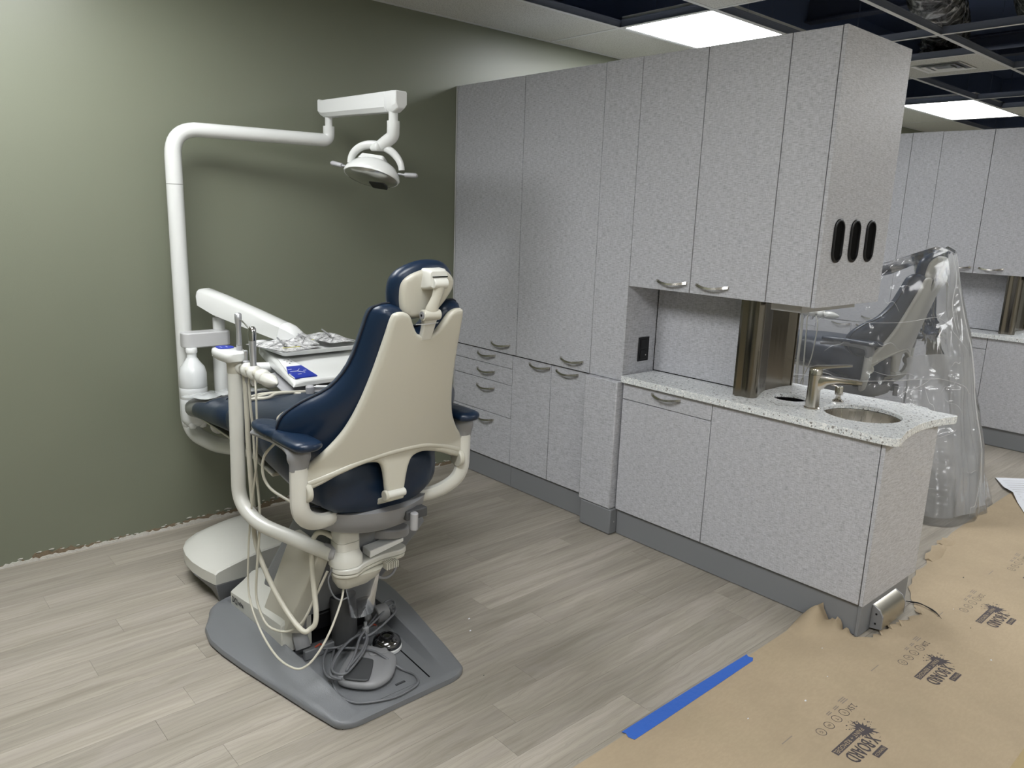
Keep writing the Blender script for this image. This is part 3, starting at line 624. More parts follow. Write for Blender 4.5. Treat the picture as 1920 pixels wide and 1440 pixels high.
MB().loft([[(CX-.07+.10*c, -1.50-.0*s_, .47+.02*s_) for c, s_ in [(math.cos(a), math.sin(a)) for a in [2*math.pi*k/20 for k in range(20)]]], [(CX+.0+.07*math.cos(a), -1.535+.03*math.sin(a), .34+.02*math.sin(a)) for a in [2*math.pi*k/20 for k in range(20)]], [(CX+.02+.045*math.cos(a), -1.50+.03*math.sin(a), .17) for a in [2*math.pi*k/20 for k in range(20)]]], cap=False).build('splash_guard', M_SHROUD, ch, smooth=60)
MB().box(CX-.10, CX-.02, -1.50, -1.44, .475, .52).build('seat_neck', M_GREY2, ch, bevel=.006); MB().box(CX+.03, CX+.12, -1.52, -1.40, .475, .53).build('seat_neck', M_GREY2, ch, bevel=.006)
MB().add([(CX+.10, -1.56, .497), (CX+.235, -1.54, .505), (CX+.235, -1.40, .545), (CX+.10, -1.42, .54), (CX+.10, -1.56, .503), (CX+.235, -1.54, .511), (CX+.235, -1.40, .551), (CX+.10, -1.42, .546)], [(0, 1, 2, 3), (4, 5, 6, 7), (0, 1, 5, 4), (1, 2, 6, 5), (2, 3, 7, 6), (3, 0, 4, 7)]).build('link_plate', M_CREAM, ch)
MB().lathe([(.06, .530), (.165, .536), (.20, .556), (.215, .588), (.222, .62), (.15, .625)], (CX+.015, -1.50, 0), n=36).build('seat_pan', M_GREY2, ch, smooth=50)
MB().box(CX+.055, CX+.135, -1.722, -1.690, .570, .602).build('lever_recess', M_DKGREY, ch, bevel=.004)
MB().tube([(CX+.078, -1.730, .598), (CX+.078, -1.728, .540)], .015, 12, flat=.8).build('release_lever', M_LGREY, ch, bevel=.003)
# seat and legrest
seat = [(-1.700, .10, .700, .050, 0), (-1.688, .165, .703, .082, .02), (-1.655, .212, .712, .106, .06), (-1.58, .242, .725, .116, .10), (-1.42, .248, .750, .104, .14), (-1.22, .240, .768, .084, .12), (-1.04, .228, .772, .074, .08), (-.99, .222, .770, .070, .05)]
MB().loft([srect(CX, y, z, w_, h, 2.7, 32, c) for y, w_, z, h, c in seat]).build('seat_cushion', M_NAVY, ch, smooth=60)
leg = [(-1.00, .214, .766, .062, .03), (-.985, .222, .768, .070, .03), (-.80, .203, .742, .060, .02), (-.60, .178, .712, .054, 0), (-.47, .160, .690, .050, 0), (-.452, .155, .687, .047, 0)]
MB().loft([srect(CX, y, z, w_, h, 2.8, 32, c) for y, w_, z, h, c in leg]).build('legrest_cushion', M_NAVY, ch, smooth=60)
toe = [(-.600, .182, .713, .060), (-.475, .166, .692, .057), (-.40, .158, .678, .054), (-.33, .150, .664, .054), (-.285, .138, .656, .050), (-.265, .118, .654, .040)]
MB().loft([srect(CX+.01, y, z, w_, h, 2.6, 32) for y, w_, z, h in toe]).build('toe_cover', M_TOECOVER, ch, smooth=60)
cl = MB().loft([[(CX-.15+.30*k/14, y, z+.062+.004*math.sin(k*2.3+y*40)-.010*((k-7)/7)**4) for k in range(15)] for y, z in ((-.60, .708), (-.53, .702), (-.46, .690), (-.38, .676), (-.31, .662))], cap=False, close=False).build('clear_toe_flap', M_CLEAR, ch, smooth=80)
for yy, zz, ww in ((-1.25, .842, .14), (-1.08, .838, .14), (-.86, .800, .13), (-.70, .782, .12)):
    MB().tube([(CX+ww*math.sin(t), yy+.03*math.cos(t*2), zz+.003) for t in [-1.2+.3*k for k in range(9)]], .0022, 6).build('stitch_line', M_SEAM, ch)
for sx_ in (-.135, -.07, .14): MB().tube(spline([(CX+sx_, -1.665+.2*abs(sx_), .80), (CX+sx_*.95, -1.700+.35*sx_*sx_*3, .73), (CX+sx_*.8, -1.694+.2*abs(sx_), .655)], 5), .0018, 6).build('stitch_line', M_SEAM, ch)
MB().tube([(CX+.235*math.sin(t), -1.56-.140*math.cos(t)+.003, .652) for t in [-1.35+.15*k for k in range(19)]], .002, 6).build('stitch_line', M_SEAM, ch)
MB().loft([[(CX-w_, y, z), (CX-w_-.004, y, z+.012), (CX+w_+.004, y, z+.012), (CX+w_, y, z)] for y, w_, z in ((-1.35, .215, .668), (-1.1, .205, .688), (-.9, .18, .680), (-.6, .14, .655), (-.42, .11, .632))]).build('underframe', M_CREAM, ch, bevel=.003)
# backrest
def ybk(z): return -1.748 if z < .80 else -1.748-.315*(z-.80) if z > .84 else -1.748-.315*(z-.80)
def bx(u, v): return CX+u+.045*(v-.75)
def mir(h): return h+[(-a, b) for a, b in h[::-1] if abs(a) > 1e-6]
sho = mir([(0, 1.188), (.028, 1.193), (.046, 1.214), (.066, 1.246), (.086, 1.258), (.108, 1.258), (.120, 1.244), (.128, 1.18), (.142, 1.08), (.163, .985), (.190, .915), (.228, .860), (.262, .825), (.280, .797), (.284, .765), (.270, .742), (.235, .752), (.175, .778), (.105, .797), (.062, .792), (.046, .770), (.038, .735), (.033, .70), (.030, .684), (.0, .684)])
sho = smoothpoly(sho, 6)
bs = MB().pillow(sho, lambda u, v, o: (bx(u, v), ybk(v)+.55*u*u+o, v), -.004, .024, R=.010, step=.0085).build('backrest_shell', M_CREAM, ch, smooth=50)
cur = [(-.235, .79), (-.185, .813), (-.152, .858), (-.116, .893), (-.064, .899), (-.033, .886), (.015, .881), (.06, .886), (.089, .893), (.136, .906), (.174, .881), (.215, .845)]
MB().tube(spline([(bx(u, v), ybk(v)+.55*u*u-.0012, v) for u, v in cur], 5), .0034, 8, flat=.4, up=(0, 1, 0)).build('moulded_ridge', M_CREAM, bs, smooth=60)
MB().tube(spline([(bx(u, v), ybk(v)+.55*u*u-.002, v) for u, v in [(-.27, .762), (-.20, .783), (-.12, .808), (-.04, .822), (.03, .826), (.10, .822), (.18, .800), (.262, .768)]], 5), .009, 10, flat=.5, up=(0, 1, 0)).build('lower_rim', M_CREAM, bs, smooth=60)
cu = mir([(0, 1.205), (.022, 1.212), (.042, 1.240), (.066, 1.268), (.100, 1.278), (.130, 1.274), (.148, 1.255), (.156, 1.19), (.170, 1.10), (.205, 1.03), (.262, .985), (.300, .94), (.308, .885), (.288, .835), (.235, .795), (.12, .775), (0, .77)])
cu = smoothpoly(cu, 3)
cfm = lambda u, v, o: (bx(u, v), ybk(v)+.55*u*u+max(0, abs(u)-.13)*.42+o, v)
bc = MB().pillow(cu, cfm, .020, .125, R=.05, step=.016).build('backrest_cushion', M_NAVY, ch, smooth=70)
MB().tube([cfm(a*1.0, b, .068) for a, b in cu]+[cfm(cu[0][0], cu[0][1], .068)], .0028, 6).build('piping', M_SEAM, bc)
# back hinge
MB().tube([(bx(-.036, .69), -1.752, .688), (bx(.030, .69), -1.752, .688)], .0125, 16).build('hinge_pin', M_CREAM2, ch, bevel=.003)
MB().tube([(bx(-.044, .69), -1.752, .688), (bx(-.034, .69), -1.752, .688)], .017, 16).build('hinge_washer', M_CREAM, ch, bevel=.003)
MB().loft([[(bx(a, .6), y, z+b) for a, b in ((-.03, -.01), (.03, -.01), (.03, .01), (-.03, .01))] for y, z in ((-1.755, .678), (-1.70, .652), (-1.60, .618))]).build('hinge_arm', M_CREAM, ch, bevel=.004)
# headrest
sh_o = [(-.087, 1.305), (-.087, 1.328), (-.080, 1.345), (-.064, 1.358), (-.040, 1.368), (-.013, 1.374), (.020, 1.374), (.050, 1.370), (.076, 1.356), (.091, 1.338), (.092, 1.315), (.076, 1.288), (.058, 1.266), (.036, 1.246), (.010, 1.235), (-.022, 1.233), (-.055, 1.237), (-.074, 1.253), (-.083, 1.278)]
egg = smoothpoly([(.002+(a-.002)*(1.20 if a < 0 else 1.09), 1.31+(b-1.31)*(1.34 if b > 1.31 else 1.06)) for a, b in sh_o], 2)
hfm = lambda u, v, o: (bx(u, 1.3), -1.862-.22*(v-1.30)+.9*u*u+o, v)
MB().pillow(egg, hfm, .0, .060, R=.030, step=.011).build('headrest_cushion', M_NAVY, ch, smooth=70)
eg2 = smoothpoly(sh_o, 5)
MB().pillow(eg2, hfm, -.008, .03, R=.010, step=.011).build('headrest_shell', M_CREAM, ch, smooth=60)
hx = bx(.006, 1.3)
MB().loft([[(hx+a, y, 1.346+b) for a, b in rrect(-w_, w_, -h, h, .009)] for y, w_, h in ((-1.868, .036, .030), (-1.896, .034, .028), (-1.910, .028, .022))]).build('headrest_knuckle', M_CREAM2, ch, smooth=45)
MB().tube([(hx-.019, -1.905, 1.335), (hx+.027, -1.905, 1.335)], .0155, 18).build('knuckle_roller', M_CREAM2, ch, bevel=.002)
MB().box(hx-.022, hx+.028, -1.9125, -1.909, 1.352, 1.3545).build('knuckle_slot', M_GAP, ch)
P = spline([(hx+.004, -1.908, 1.334), (hx-.001, -1.904, 1.302), (hx-.012, -1.898, 1.270), (hx-.014, -1.894, 1.252)], 5)
MB().tube(P, [.022, .0205, .019, .018, .0175, .017, .017, .0175, .018, .019, .020, .021, .021, .021, .021, .021][:len(P)], 12, flat=.5, up=(0, 1, 0)).build('headrest_link', M_CREAM, ch, smooth=50)
px_ = hx-.014
MB().tube([(px_-.029, -1.893, 1.248), (px_+.027, -1.893, 1.248)], .0155, 20).build('headrest_pivot', M_CREAM, ch, bevel=.002)
MB().lathe([(.0105, 0), (.0105, .002)], (px_-.029, -1.893, 1.248), (-1, 0, 0), 14).build('pivot_bolt', M_GREY2, ch)
MB().lathe([(.0035, 0), (.0035, .001)], (px_-.0312, -1.893, 1.248), (-1, 0, 0), 8).build('bolt_hole', M_BLACK, ch)
MB().loft([[(px_+a+.002, y+b*.45, z) for a, b in rrect(-w_, w_, -.02, .02, .006)] for z, y, w_ in ((1.240, -1.886, .022), (1.215, -1.878, .019), (1.175, -1.862, .017))]).build('headrest_stem', M_CREAM2, ch, smooth=45)
MB().tube([(px_-.050, -1.893, 1.224), (px_-.02, -1.903, 1.2245), (px_+.020, -1.900, 1.2255)], .0014, 6).build('stem_wire', M_SILVER, ch)
# armrests with yoke
for s_, nm in ((-1, 'left'), (1, 'right')):
    ax = CX+s_*.292
    P = fillet([(ax, -1.700, .812), (ax, -1.695, .665), (ax-s_*.075, -1.655, .612), (ax-s_*.20, -1.60, .60)], [.05, .04], 6)
    MB().tube(P, .0275, 10, flat=.72, up=(0, 1, 0)).build('yoke_arm', M_CREAM2, ch, smooth=32)
    P = spline([(ax, -1.700, .806), (ax, -1.702, .835), (ax, -1.690, .862), (ax, -1.60, .868), (ax+s_*.004, -1.50, .862), (ax+s_*.006, -1.42, .850)], 4)
    R = [.029, .029, .03, .031, .034, .036, .036, .035, .034, .032, .030, .029, .028, .027, .026, .025, .024, .022, .020, .018, .015]
    MB().tube(P, R[:len(P)], 12, flat=.62, up=(0, 1, 0) if False else (0, 0, 1)).build('armrest_bracket', M_GREY2, ch, smooth=45)
    pad = [(ax+s_*a, b) for a, b in smoothpoly([(-.052, -1.72), (-.050, -1.55), (-.046, -1.455), (-.015, -1.418), (.020, -1.43), (.034, -1.50), (.036, -1.66), (.030, -1.745), (-.01, -1.765), (-.045, -1.752)], 3)]
    MB().pillow(pad, lambda u, v, o: (u, v, .868+o-.03*max(0, (v+1.55))), .0, .030, R=.020, step=.012).build('armrest_pad', M_NAVY, ch, smooth=70)
    MB().tube([(ax-s_*.03, -1.70, .735), (ax-s_*.012, -1.70, .735)], .030, 20).build('arm_pivot_cap', M_CREAM, ch, bevel=.004)
# pivot block of the assistant arm -> own thing below
# ================================================================== assistant arm
aa = root('assistant_arm', (-1.61, -1.55, .33), 'cream assistant arm holding suction handpieces beside the chair, left armrest side', 'dental instrument arm')
bxx, byy = -1.612, -1.575
NAA = set(bpy.data.objects)
def rr2(x0, x1, y0, y1, z, r): return [(a, b, z) for a, b in rrect(x0, x1, y0, y1, r, 5)]
MB().loft([rr2(bxx-.040, bxx+.040, byy-.034, byy+.040, .425, .022), rr2(bxx-.040, bxx+.040, byy-.034, byy+.040, .452, .022)]).build('block_middle', M_CREAM2, aa, smooth=40)
MB().loft([rr2(bxx-.040, bxx+.040, byy-.034, byy+.040, .4535, .022), rr2(bxx-.039, bxx+.039, byy-.033, byy+.039, .490, .022), rr2(bxx-.036, bxx+.036, byy-.030, byy+.036, .500, .022), rr2(bxx-.026, bxx+.026, byy-.02, byy+.026, .503, .018)]).build('block_cap', M_CREAM2, aa, smooth=40)
MB().loft([rr2(bxx-.052, bxx+.052, byy-.046, byy+.05, .372, .04), rr2(bxx-.052, bxx+.052, byy-.046, byy+.05, .398, .04), rr2(bxx-.044, bxx+.044, byy-.038, byy+.044, .412, .03), rr2(bxx-.040, bxx+.040, byy-.034, byy+.040, .4245, .022)]).build('block_skirt', M_CREAM2, aa, smooth=40)
armo = smoothpoly([(bxx-.05, byy-.01), (bxx-.03, byy-.045), (bxx+.01, byy-.055), (bxx+.05, byy-.035), (bxx+.12, byy-.02), (bxx+.20, byy-.022), (bxx+.228, byy), (bxx+.215, byy+.03), (bxx+.12, byy+.035), (bxx+.02, byy+.055), (bxx-.035, byy+.04)], 5)
MB().prism(armo, .352, .371).build('arm_plate', M_CREAM2, aa, bevel=.004)
MB().prism([(bxx+(a-bxx)*.98, byy+(b-byy)*.96) for a, b in armo], .338, .3505).build('arm_underplate', M_CREAM, aa, bevel=.004)
MB().loft([[(bxx+a, byy+b, z) for a, b in rrect(-w_, w_+ .06*k_, -w_, w_, w_*.9)] for z, w_, k_ in ((.337, .046, 1.4), (.315, .042, 1.2), (.295, .030, .8))]).build('arm_underbody', M_CREAM, aa, smooth=45)
MB().loft([[(bxx+.075, byy-.025, .375), (bxx+.075, byy+.025, .375), (bxx+.075, byy+.025, .400), (bxx+.075, byy-.025, .400)], [(bxx+.205, byy-.024, .398), (bxx+.205, byy+.024, .398), (bxx+.205, byy+.024, .412), (bxx+.205, byy-.024, .412)]]).build('link_bar', M_WHITE2, aa, bevel=.003)
for k in range(7): MB().box(bxx+.125+k*.007, bxx+.128+k*.007, byy-.047, byy-.02, .325, .349).build('cooling_fin', M_CREAM, aa)
MB().prism(smoothpoly([(bxx+.115, byy+.05), (bxx+.12, byy+.01), (bxx+.175, byy-.03), (bxx+.215, byy-.03), (bxx+.235, byy), (bxx+.20, byy+.05), (bxx+.15, byy+.075)], 4), .415, .448).build('pivot_clamp', M_GREY2, aa, bevel=.006, seg=3)
for q_ in set(bpy.data.objects)-NAA:
    for v_ in q_.data.vertices: v_.co.z += .042
tb_ = fillet([(bxx-.045, byy+.012, .452), (-1.795, -1.335, .512), (-1.812, -1.225, .56), (-1.805, -1.225, 1.00)], [.05, .13], 8)
MB().tube(tb_, .0235, 20).build('support_tube', M_CREAM2, aa, smooth=50)
MB().lathe([(.026, 0), (.024, .045), (.012, .05)], (bxx-.03, byy+.005, .452), (-.62, .78, .15), 20).build('tube_collar', M_LGREY, aa, smooth=40)
MB().lathe([(.0235, 0), (.0245, .002), (.0255, .03), (.034, .048)], (-1.805, -1.225, .998), n=24).build('tube_top', M_CREAM, aa, smooth=40)
hd = [(-1.805+a, -1.215+b) for a, b in smoothpoly([(-.03, -.05), (.03, -.045), (.035, .03), (.02, .085), (-.012, .10), (-.04, .08), (-.045, .01)], 4)]
hh_ = MB().loft([[(x, y, z) for x, y in [( -1.805+(a+1.805)*k, -1.20+(b+1.20)*k) for a, b in hd]] for z, k in ((1.036, .80), (1.042, .96), (1.056, 1.0), (1.066, .97), (1.070, .86))]).build('control_head', M_WHITE, aa, smooth=50)
MB().prism([(-1.805+a, -1.150+b) for a, b in smoothpoly([(-.026, -.028), (.018, -.028), (.022, .012), (.0, .028), (-.024, .02)], 4)], 1.0702, 1.0715).build('keypad', M_BLUE, hh_)
for s0 in (-.008, .010): MB().box(-1.812+s0, -1.810+s0, -1.160, -1.142, 1.0716, 1.072).build('keypad_mark', M_WHITE2, hh_)
# holder bar with four round holders
MB().tube([(-1.795, -1.245, 1.020), (-1.782, -1.405, 1.012)], .0125, 12).build('holder_bar', M_CREAM, aa, smooth=50)
yy = [-1.240, -1.280, -1.325, -1.375]
for k, y in enumerate(yy):
    MB().lathe([(.017, -.019), (.0235, -.012), (.0245, 0), (.0235, .012), (.017, .019)], (-1.790+.004*k, y, 1.018-.003*k), (.1, 1, 0), 18).build('holder_cup', M_CREAM2, aa, smooth=50)
MB().loft([[(-1.783+a, y, 1.008+b) for a, b in rrect(-h, h, -h, h, h*.95)] for y, h in ((-1.400, .016), (-1.415, .022), (-1.445, .021), (-1.475, .010), (-1.485, .002))]).build('holder_end_cap', M_CREAM2, aa, smooth=50)
# hoses belonging to the arm
HA = [(-1.790, -1.262, 1.00), (-1.790, -1.268, .882), (-1.788, -1.266, .734), (-1.784, -1.270, .567), (-1.778, -1.262, .43), (-1.774, -1.325, .338), (-1.770, -1.440, .262), (-1.758, -1.545, .215), (-1.735, -1.560, .215), (-1.715, -1.565, .255), (-1.698, -1.510, .412), (-1.685, -1.500, .489), (-1.669, -1.525, .517), (-1.640, -1.562, .500)]
HB = [(-1.790, -1.345, 1.00), (-1.800, -1.369, .953), (-1.800, -1.366, .841), (-1.800, -1.351, .723), (-1.800, -1.317, .623), (-1.800, -1.287, .520), (-1.805, -1.272, .416), (-1.815, -1.280, .253), (-1.82, -1.365, .165), (-1.825, -1.50, .128), (-1.815, -1.60, .130), (-1.79, -1.632, .140), (-1.75, -1.640, .175), (-1.70, -1.631, .233), (-1.645, -1.600, .300), (-1.625, -1.582, .337)]
HC = [(-1.79, -1.30, 1.00), (-1.790, -1.295, .969), (-1.790, -1.300, .898), (-1.785, -1.300, .809), (-1.785, -1.304, .720), (-1.780, -1.308, .616), (-1.780, -1.314, .543), (-1.790, -1.325, .463), (-1.800, -1.318, .340), (-1.805, -1.32, .24), (-1.80, -1.375, .175), (-1.78, -1.43, .165), (-1.755, -1.475, .180), (-1.73, -1.510, .224), (-1.70, -1.530, .30), (-1.67, -1.56, .395)]
MB().tube(spline(HA, 7), .0085, 12).build('suction_hose', M_HOSE, aa, smooth=60); MB().tube(spline(HB, 7), .0036, 10).build('air_hose', M_HOSE, aa, smooth=60); MB().tube(spline(HC, 7), .0042, 10).build('ejector_hose', M_HOSE, aa, smooth=60)
MB().tube(spline([(-1.66, -1.575, .41), (-1.675, -1.575, .37), (-1.668, -1.59, .325), (-1.645, -1.595, .302), (-1.62, -1.595, .302)], 6), .0028, 8).build('signal_cable', M_CABLE, aa, smooth=60)
# instruments hanging in the holders
def hp(name, x, y, segs, label, m1, tip=None):
    r = root(name, (x, y, .98), label, 'dental handpiece', 'handpieces on the assistant arm')
    for i, (pf, mm_) in enumerate(segs): MB().lathe([(a*.88, b*.93) for a, b in pf], (x, y, .98), n=18).build('grip' if i == 0 else 'sleeve', mm_, r, smooth=50)
    return r
q1 = hp('suction_handpiece', -1.788, -1.225, [([(.008, -.01), (.0125, .0), (.014, .045), (.0185, .052), (.0185, .062), (.0115, .066), (.0105, .115)], M_LGREY), ([(.0100, .116), (.0085, .17), (.0125, .205), (.0125, .222), (.0085, .226)], M_SILVER)], 'tall grey suction handpiece, leftmost and highest in the holder', None)
q2 = hp('saliva_ejector', -1.786, -1.270, [([(.006, -.01), (.0095, 0), (.0085, .05), (.0135, .058), (.0135, .066), (.006, .07)], M_LGREY), ([(.006, .0705), (.0055, .085), (.008, .092), (.008, .102), (.004, .104)], M_SILVER)], 'short pale saliva ejector valve between the two tall handpieces', None)
q3 = hp('air_water_syringe', -1.784, -1.320, [([(.007, -.01), (.0125, 0), (.0125, .01), (.0105, .03), (.0115, .10), (.0135, .145)], M_SILVER), ([(.0135, .1455), (.0145, .165), (.0135, .185), (.008, .192)], M_CHROME)], 'chrome air and water syringe with a thin side nozzle', None)
MB().tube([(-1.786, -1.318, 1.143), (-1.786, -1.275, 1.160), (-1.787, -1.235, 1.172)], .0022, 8).build('nozzle', M_CHROME, q3)
# ================================================================== dental light
dl = root('dental_light', (-1.585, -.12, .45), 'white dental light on a curved post behind the chair', 'dental light')
pxx, pyy = -1.590, -.115
low = fillet([(pxx, pyy, 1.60), (pxx, pyy, .50), (-1.545, -.30, .475), (-1.53, -.62, .535), (-1.53, -.85, .60)], [.09, .08, .08], 8)
MB().tube(low, .0345, 22).build('lower_post', M_WHITE, dl, smooth=50)
up_ = fillet([(pxx, pyy, 1.602), (pxx, pyy, 1.832), (-.915, -.225, 1.832), (-.915, -.227, 1.895)], [.15, .05], 10)
R = [.0345-(.0345-.0265)*min(1, i/(len(up_)-1)*1.1) for i in range(len(up_))]
MB().tube(up_, R, 22).build('upper_post', M_WHITE, dl, smooth=50)
MB().tube([(-.915, -.227, 1.89), (-.915, -.227, 1.95)], .017, 18).build('swivel_pin', M_WHITE, dl, smooth=50)
ax_, ay0, ay1 = -.915, -.185, -.80
def armsec(y, z, w_=.03, h=.036): return [(ax_-w_*.55, y, z-h), (ax_+w_*.55, y, z-h), (ax_+w_, y, z-h*.5), (ax_+w_, y, z+h*.8), (ax_+w_*.9, y, z+h), (ax_-w_*.9, y, z+h), (ax_-w_, y, z+h*.8), (ax_-w_, y, z-h*.5)]
MB().loft([armsec(-.175, 1.982, .030, .034), armsec(-.21, 1.972, .031, .038), armsec(-.755, 1.960, .031, .041)]).build('spring_arm', M_WHITE2, dl, bevel=.004)
MB().loft([armsec(-.7565, 1.960, .031, .041), armsec(-.80, 1.959, .031, .042), armsec(-.835, 1.965, .028, .034)]).build('arm_end_cap', M_WHITE2, dl, bevel=.004)
MB().tube([(ax_, -.775, 1.945), (ax_, -.775, 1.86)], .0195, 18).build('drop_pin', M_WHITE, dl, smooth=50)
MB().tube(spline([(ax_, -.775, 1.885), (ax_, -.775, 1.855), (ax_+.0, -.768, 1.825), (ax_-.014, -.742, 1.803), (ax_-.024, -.718, 1.786)], 6), [.0265]*25, 20).build('drop_elbow', M_WHITE, dl, smooth=50)
MB().loft([[(ax_-.028+a, -.710+c*1., 1.778+b) for a, b, c in ((-w_, h, -w_*.8), (w_, h, -w_*.8), (w_, h, w_*.8), (-w_, h, w_*.8))] for w_, h in ((.028, .020), (.034, .0), (.03, -.014))]).build('yoke_hub', M_WHITE, dl, bevel=.008, seg=3)
lc = Vector((ax_-.050, -.70, 1.690))
ya = Vector((.55, -.83, -.115)).normalized()   # handle axis
yk = [lc+ya*(.118*math.cos(t))+Vector((.012, 0, .012+.088*math.sin(t))) for t in [math.pi*k/24 for k in range(25)]]
MB().tube(yk, [.0145+.004*math.sin(math.pi*k/24) for k in range(25)], 14, flat=.85).build('yoke', M_WHITE, dl, smooth=60)
up3 = Vector((.24, .38, .89)).normalized(); fw = ya.cross(up3).normalized(); up3 = fw.cross(ya).normalized()
def dome(a, b, n=36): a *= .88; return [lc+ya*(a*math.cos(2*math.pi*k/n))+fw*(a*.70*math.sin(2*math.pi*k/n))+up3*b for k in range(n)]
MB().loft([dome(.138, -.038), dome(.142, -.030), dome(.136, -.014), dome(.110, .014), dome(.075, .032), dome(.040, .040), dome(.006, .042)]).build('lamp_housing', M_WHITE, dl, smooth=40)
MB().loft([dome(.134, -.0375), dome(.118, -.047), dome(.06, -.055), dome(.004, -.056)], cap=True).build('lens_shield', mat('lens_cover', (.42, .42, .38), .22, .85), dl, smooth=60)
MB().loft([[lc+ya*(x+.028)+fw*(y-.03)+up3*z for x, y in rrect(-.035, .035, -.028, .028, .008)] for z in (-.0575, -.050)]).build('bulb_shade', M_BLACK, dl)
MB().loft([[lc+ya*(x-.01)+fw*(y)+up3*z for x, y in rrect(-w_, w_, -w_*.6, w_*.6, .012)] for z, w_ in ((.028, .062), (.052, .052), (.056, .040))]).build('top_cover', M_WHITE, dl, smooth=40)
MB().loft([[lc+ya*(x-.03)+fw*(-.040+z*.1)+up3*(.040+y) for x, y in rrect(-.024, .024, -.011, .011, .004)] for z in (-.02, .10)]).build('switch_panel', M_SILVER, dl, smooth=30)
for s_ in (-1, 1):
    b = lc+ya*(.114*s_)+up3*(-.004)
    MB().tube([b, b+ya*(.030*s_), b+ya*(.032*s_), b+ya*(.078*s_)+up3*.004, b+ya*(.085*s_)+up3*.004], [.006, .006, .0125, .0135, .008], 14, flat=.75).build('handle', M_LGREY, dl, smooth=50)
# ================================================================== delivery unit
du = root('delivery_unit', (-1.45, -.16, .6), 'white dental delivery unit on a jointed arm over the chair', 'dental delivery unit')
dx0, dy0 = -1.452, -.17
MB().tube(fillet([(-1.535, -.32, .56), (-1.452, -.20, .585), (dx0, dy0, .66), (dx0, dy0, .94)], [.05, .05], 6), .033, 20).build('lower_post', M_WHITE, du, smooth=50)
MB().tube([(dx0, dy0, .89), (dx0, dy0, 1.028)], .0262, 20).build('upper_post', M_WHITE, du, bevel=.003)
MB().tube([(dx0, dy0, 1.028), (dx0, dy0, 1.075)], .016, 16).build('swivel_pin', M_WHITE, du)
MB().loft([[(x, y, z) for x, y in rrect(-1.628, -1.420, -.235, -.155, .03, 6)] for z in (.906, .972)]).build('bracket', M_BRACKET, du, bevel=.005)
A0 = Vector((-1.500, -.135, 1.128)); A1 = Vector((-1.262, -.560, .985)); ad = (A1-A0).normalized(); asd = ad.cross(Vector((0, 0, 1))).normalized(); au = asd.cross(ad).normalized()
def fsec(t, w_, h0, h1): c = A0+(A1-A0)*t; return [c+asd*a+au*b for a, b in ((-w_, -h0), (-w_*.85, -h0*1.05), (w_*.85, -h0*1.05), (w_, -h0), (w_, h1*.45), (w_*.75, h1*.85), (w_*.3, h1), (-w_*.3, h1), (-w_*.75, h1*.85), (-w_, h1*.45))]
MB().loft([fsec(-.02, .036, .010, .024), fsec(.02, .042, .045, .033), fsec(.20, .043, .056, .036), fsec(.6, .043, .050, .034), fsec(.86, .043, .045, .030)]).build('flex_arm', M_WHITE, du, smooth=38)
MB().loft([fsec(.862, .043, .045, .030), fsec(.93, .043, .044, .028), fsec(1.0, .040, .036, .014), fsec(1.02, .034, .02, .004)]).build('arm_cap', M_WHITE2, du, smooth=38)
MB().lathe([(.03, -.05), (.034, 0), (.03, .01)], (-1.27, -.56, .935), n=20).build('head_post', M_WHITE, du, smooth=40)
# head body : a shallow wedge sloping to the front
def hs_(y, z0, z1, w0=0, x0=-1.440, x1=-1.045): return [(x0+w0, y, z0), (x1, y, z0), (x1, y, z1), (x0+.045, y, z1), (x0+.004, y, z1-.006), (x0, y, z1-.022)]
MB().loft([hs_(-.40, .885, .925, .0, -1.37), hs_(-.62, .870, .922, .0, -1.42), hs_(-.90, .862, .895, .0, -1.475), hs_(-.965, .858, .880, .0, -1.482)]).build('head_housing', M_WHITE, du, bevel=.008, seg=3)
pnl = [(-1.418, -.700), (-1.372, -.700), (-1.372, -.94), (-1.465, -.94), (-1.468, -.90)]
zf = lambda y: .922-.0977*(-.62-y)+.0022 if y > -.90 else .895-.2*(-.90-y)+.0022
MB().add([(x, y, zf(y)) for x, y in pnl]+[(x, y, zf(y)-.004) for x, y in pnl], [(0, 1, 2, 3, 4), (9, 8, 7, 6, 5)]+[(i, (i+1) % 5, 5+(i+1) % 5, 5+i) for i in range(5)]).build('button_panel', M_WHITE2, du)
bp5 = [(-1.436, -.81), (-1.372, -.81), (-1.372, -.945), (-1.463, -.945), (-1.468, -.89)]
kp = MB().add([(x, y, zf(y)+.001) for x, y in bp5]+[(x, y, zf(y)-.003) for x, y in bp5], [(0, 1, 2, 3, 4), (9, 8, 7, 6, 5)]+[(i, (i+1) % 5, 5+(i+1) % 5, 5+i) for i in range(5)]).build('keypad', M_BLUE, du)
for a, b in (((A[0]-.038, A[1]+.025), (B[0]-.038, B[1]+.025)) for A, B in (((-1.415, -.905), (-1.385, -.905)), ((-1.385, -.905), (-1.365, -.88)), ((-1.385, -.905), (-1.365, -.93)), ((-1.40, -.94), (-1.385, -.94)), ((-1.41, -.875), (-1.395, -.875)), ((-1.36, -.905), (-1.348, -.905)))):
    MB().tube([(a[0], a[1], zf(a[1])+.0015), (b[0], b[1], zf(b[1])+.0015)], .0009, 5).build('keypad_mark', M_WHITE2, kp)
for k in range(5): MB().lathe([(.0035, 0), (.003, .001)], (-1.402+.018*(k % 2), -.722-.022*(k//2)*1.1, zf(-.722-.022*(k//2)*1.1)), n=10).build('button', M_GREY2, du)
MB().loft([[(xl, y, z), (-1.13, y, z), (-1.13, y, z+.03), (xl, y, z+.012)] for xl, y, z in ((-1.46, -.66, .842), (-1.505, -.98, .815))]).build('lower_shelf', M_LGREY, du, bevel=.006)
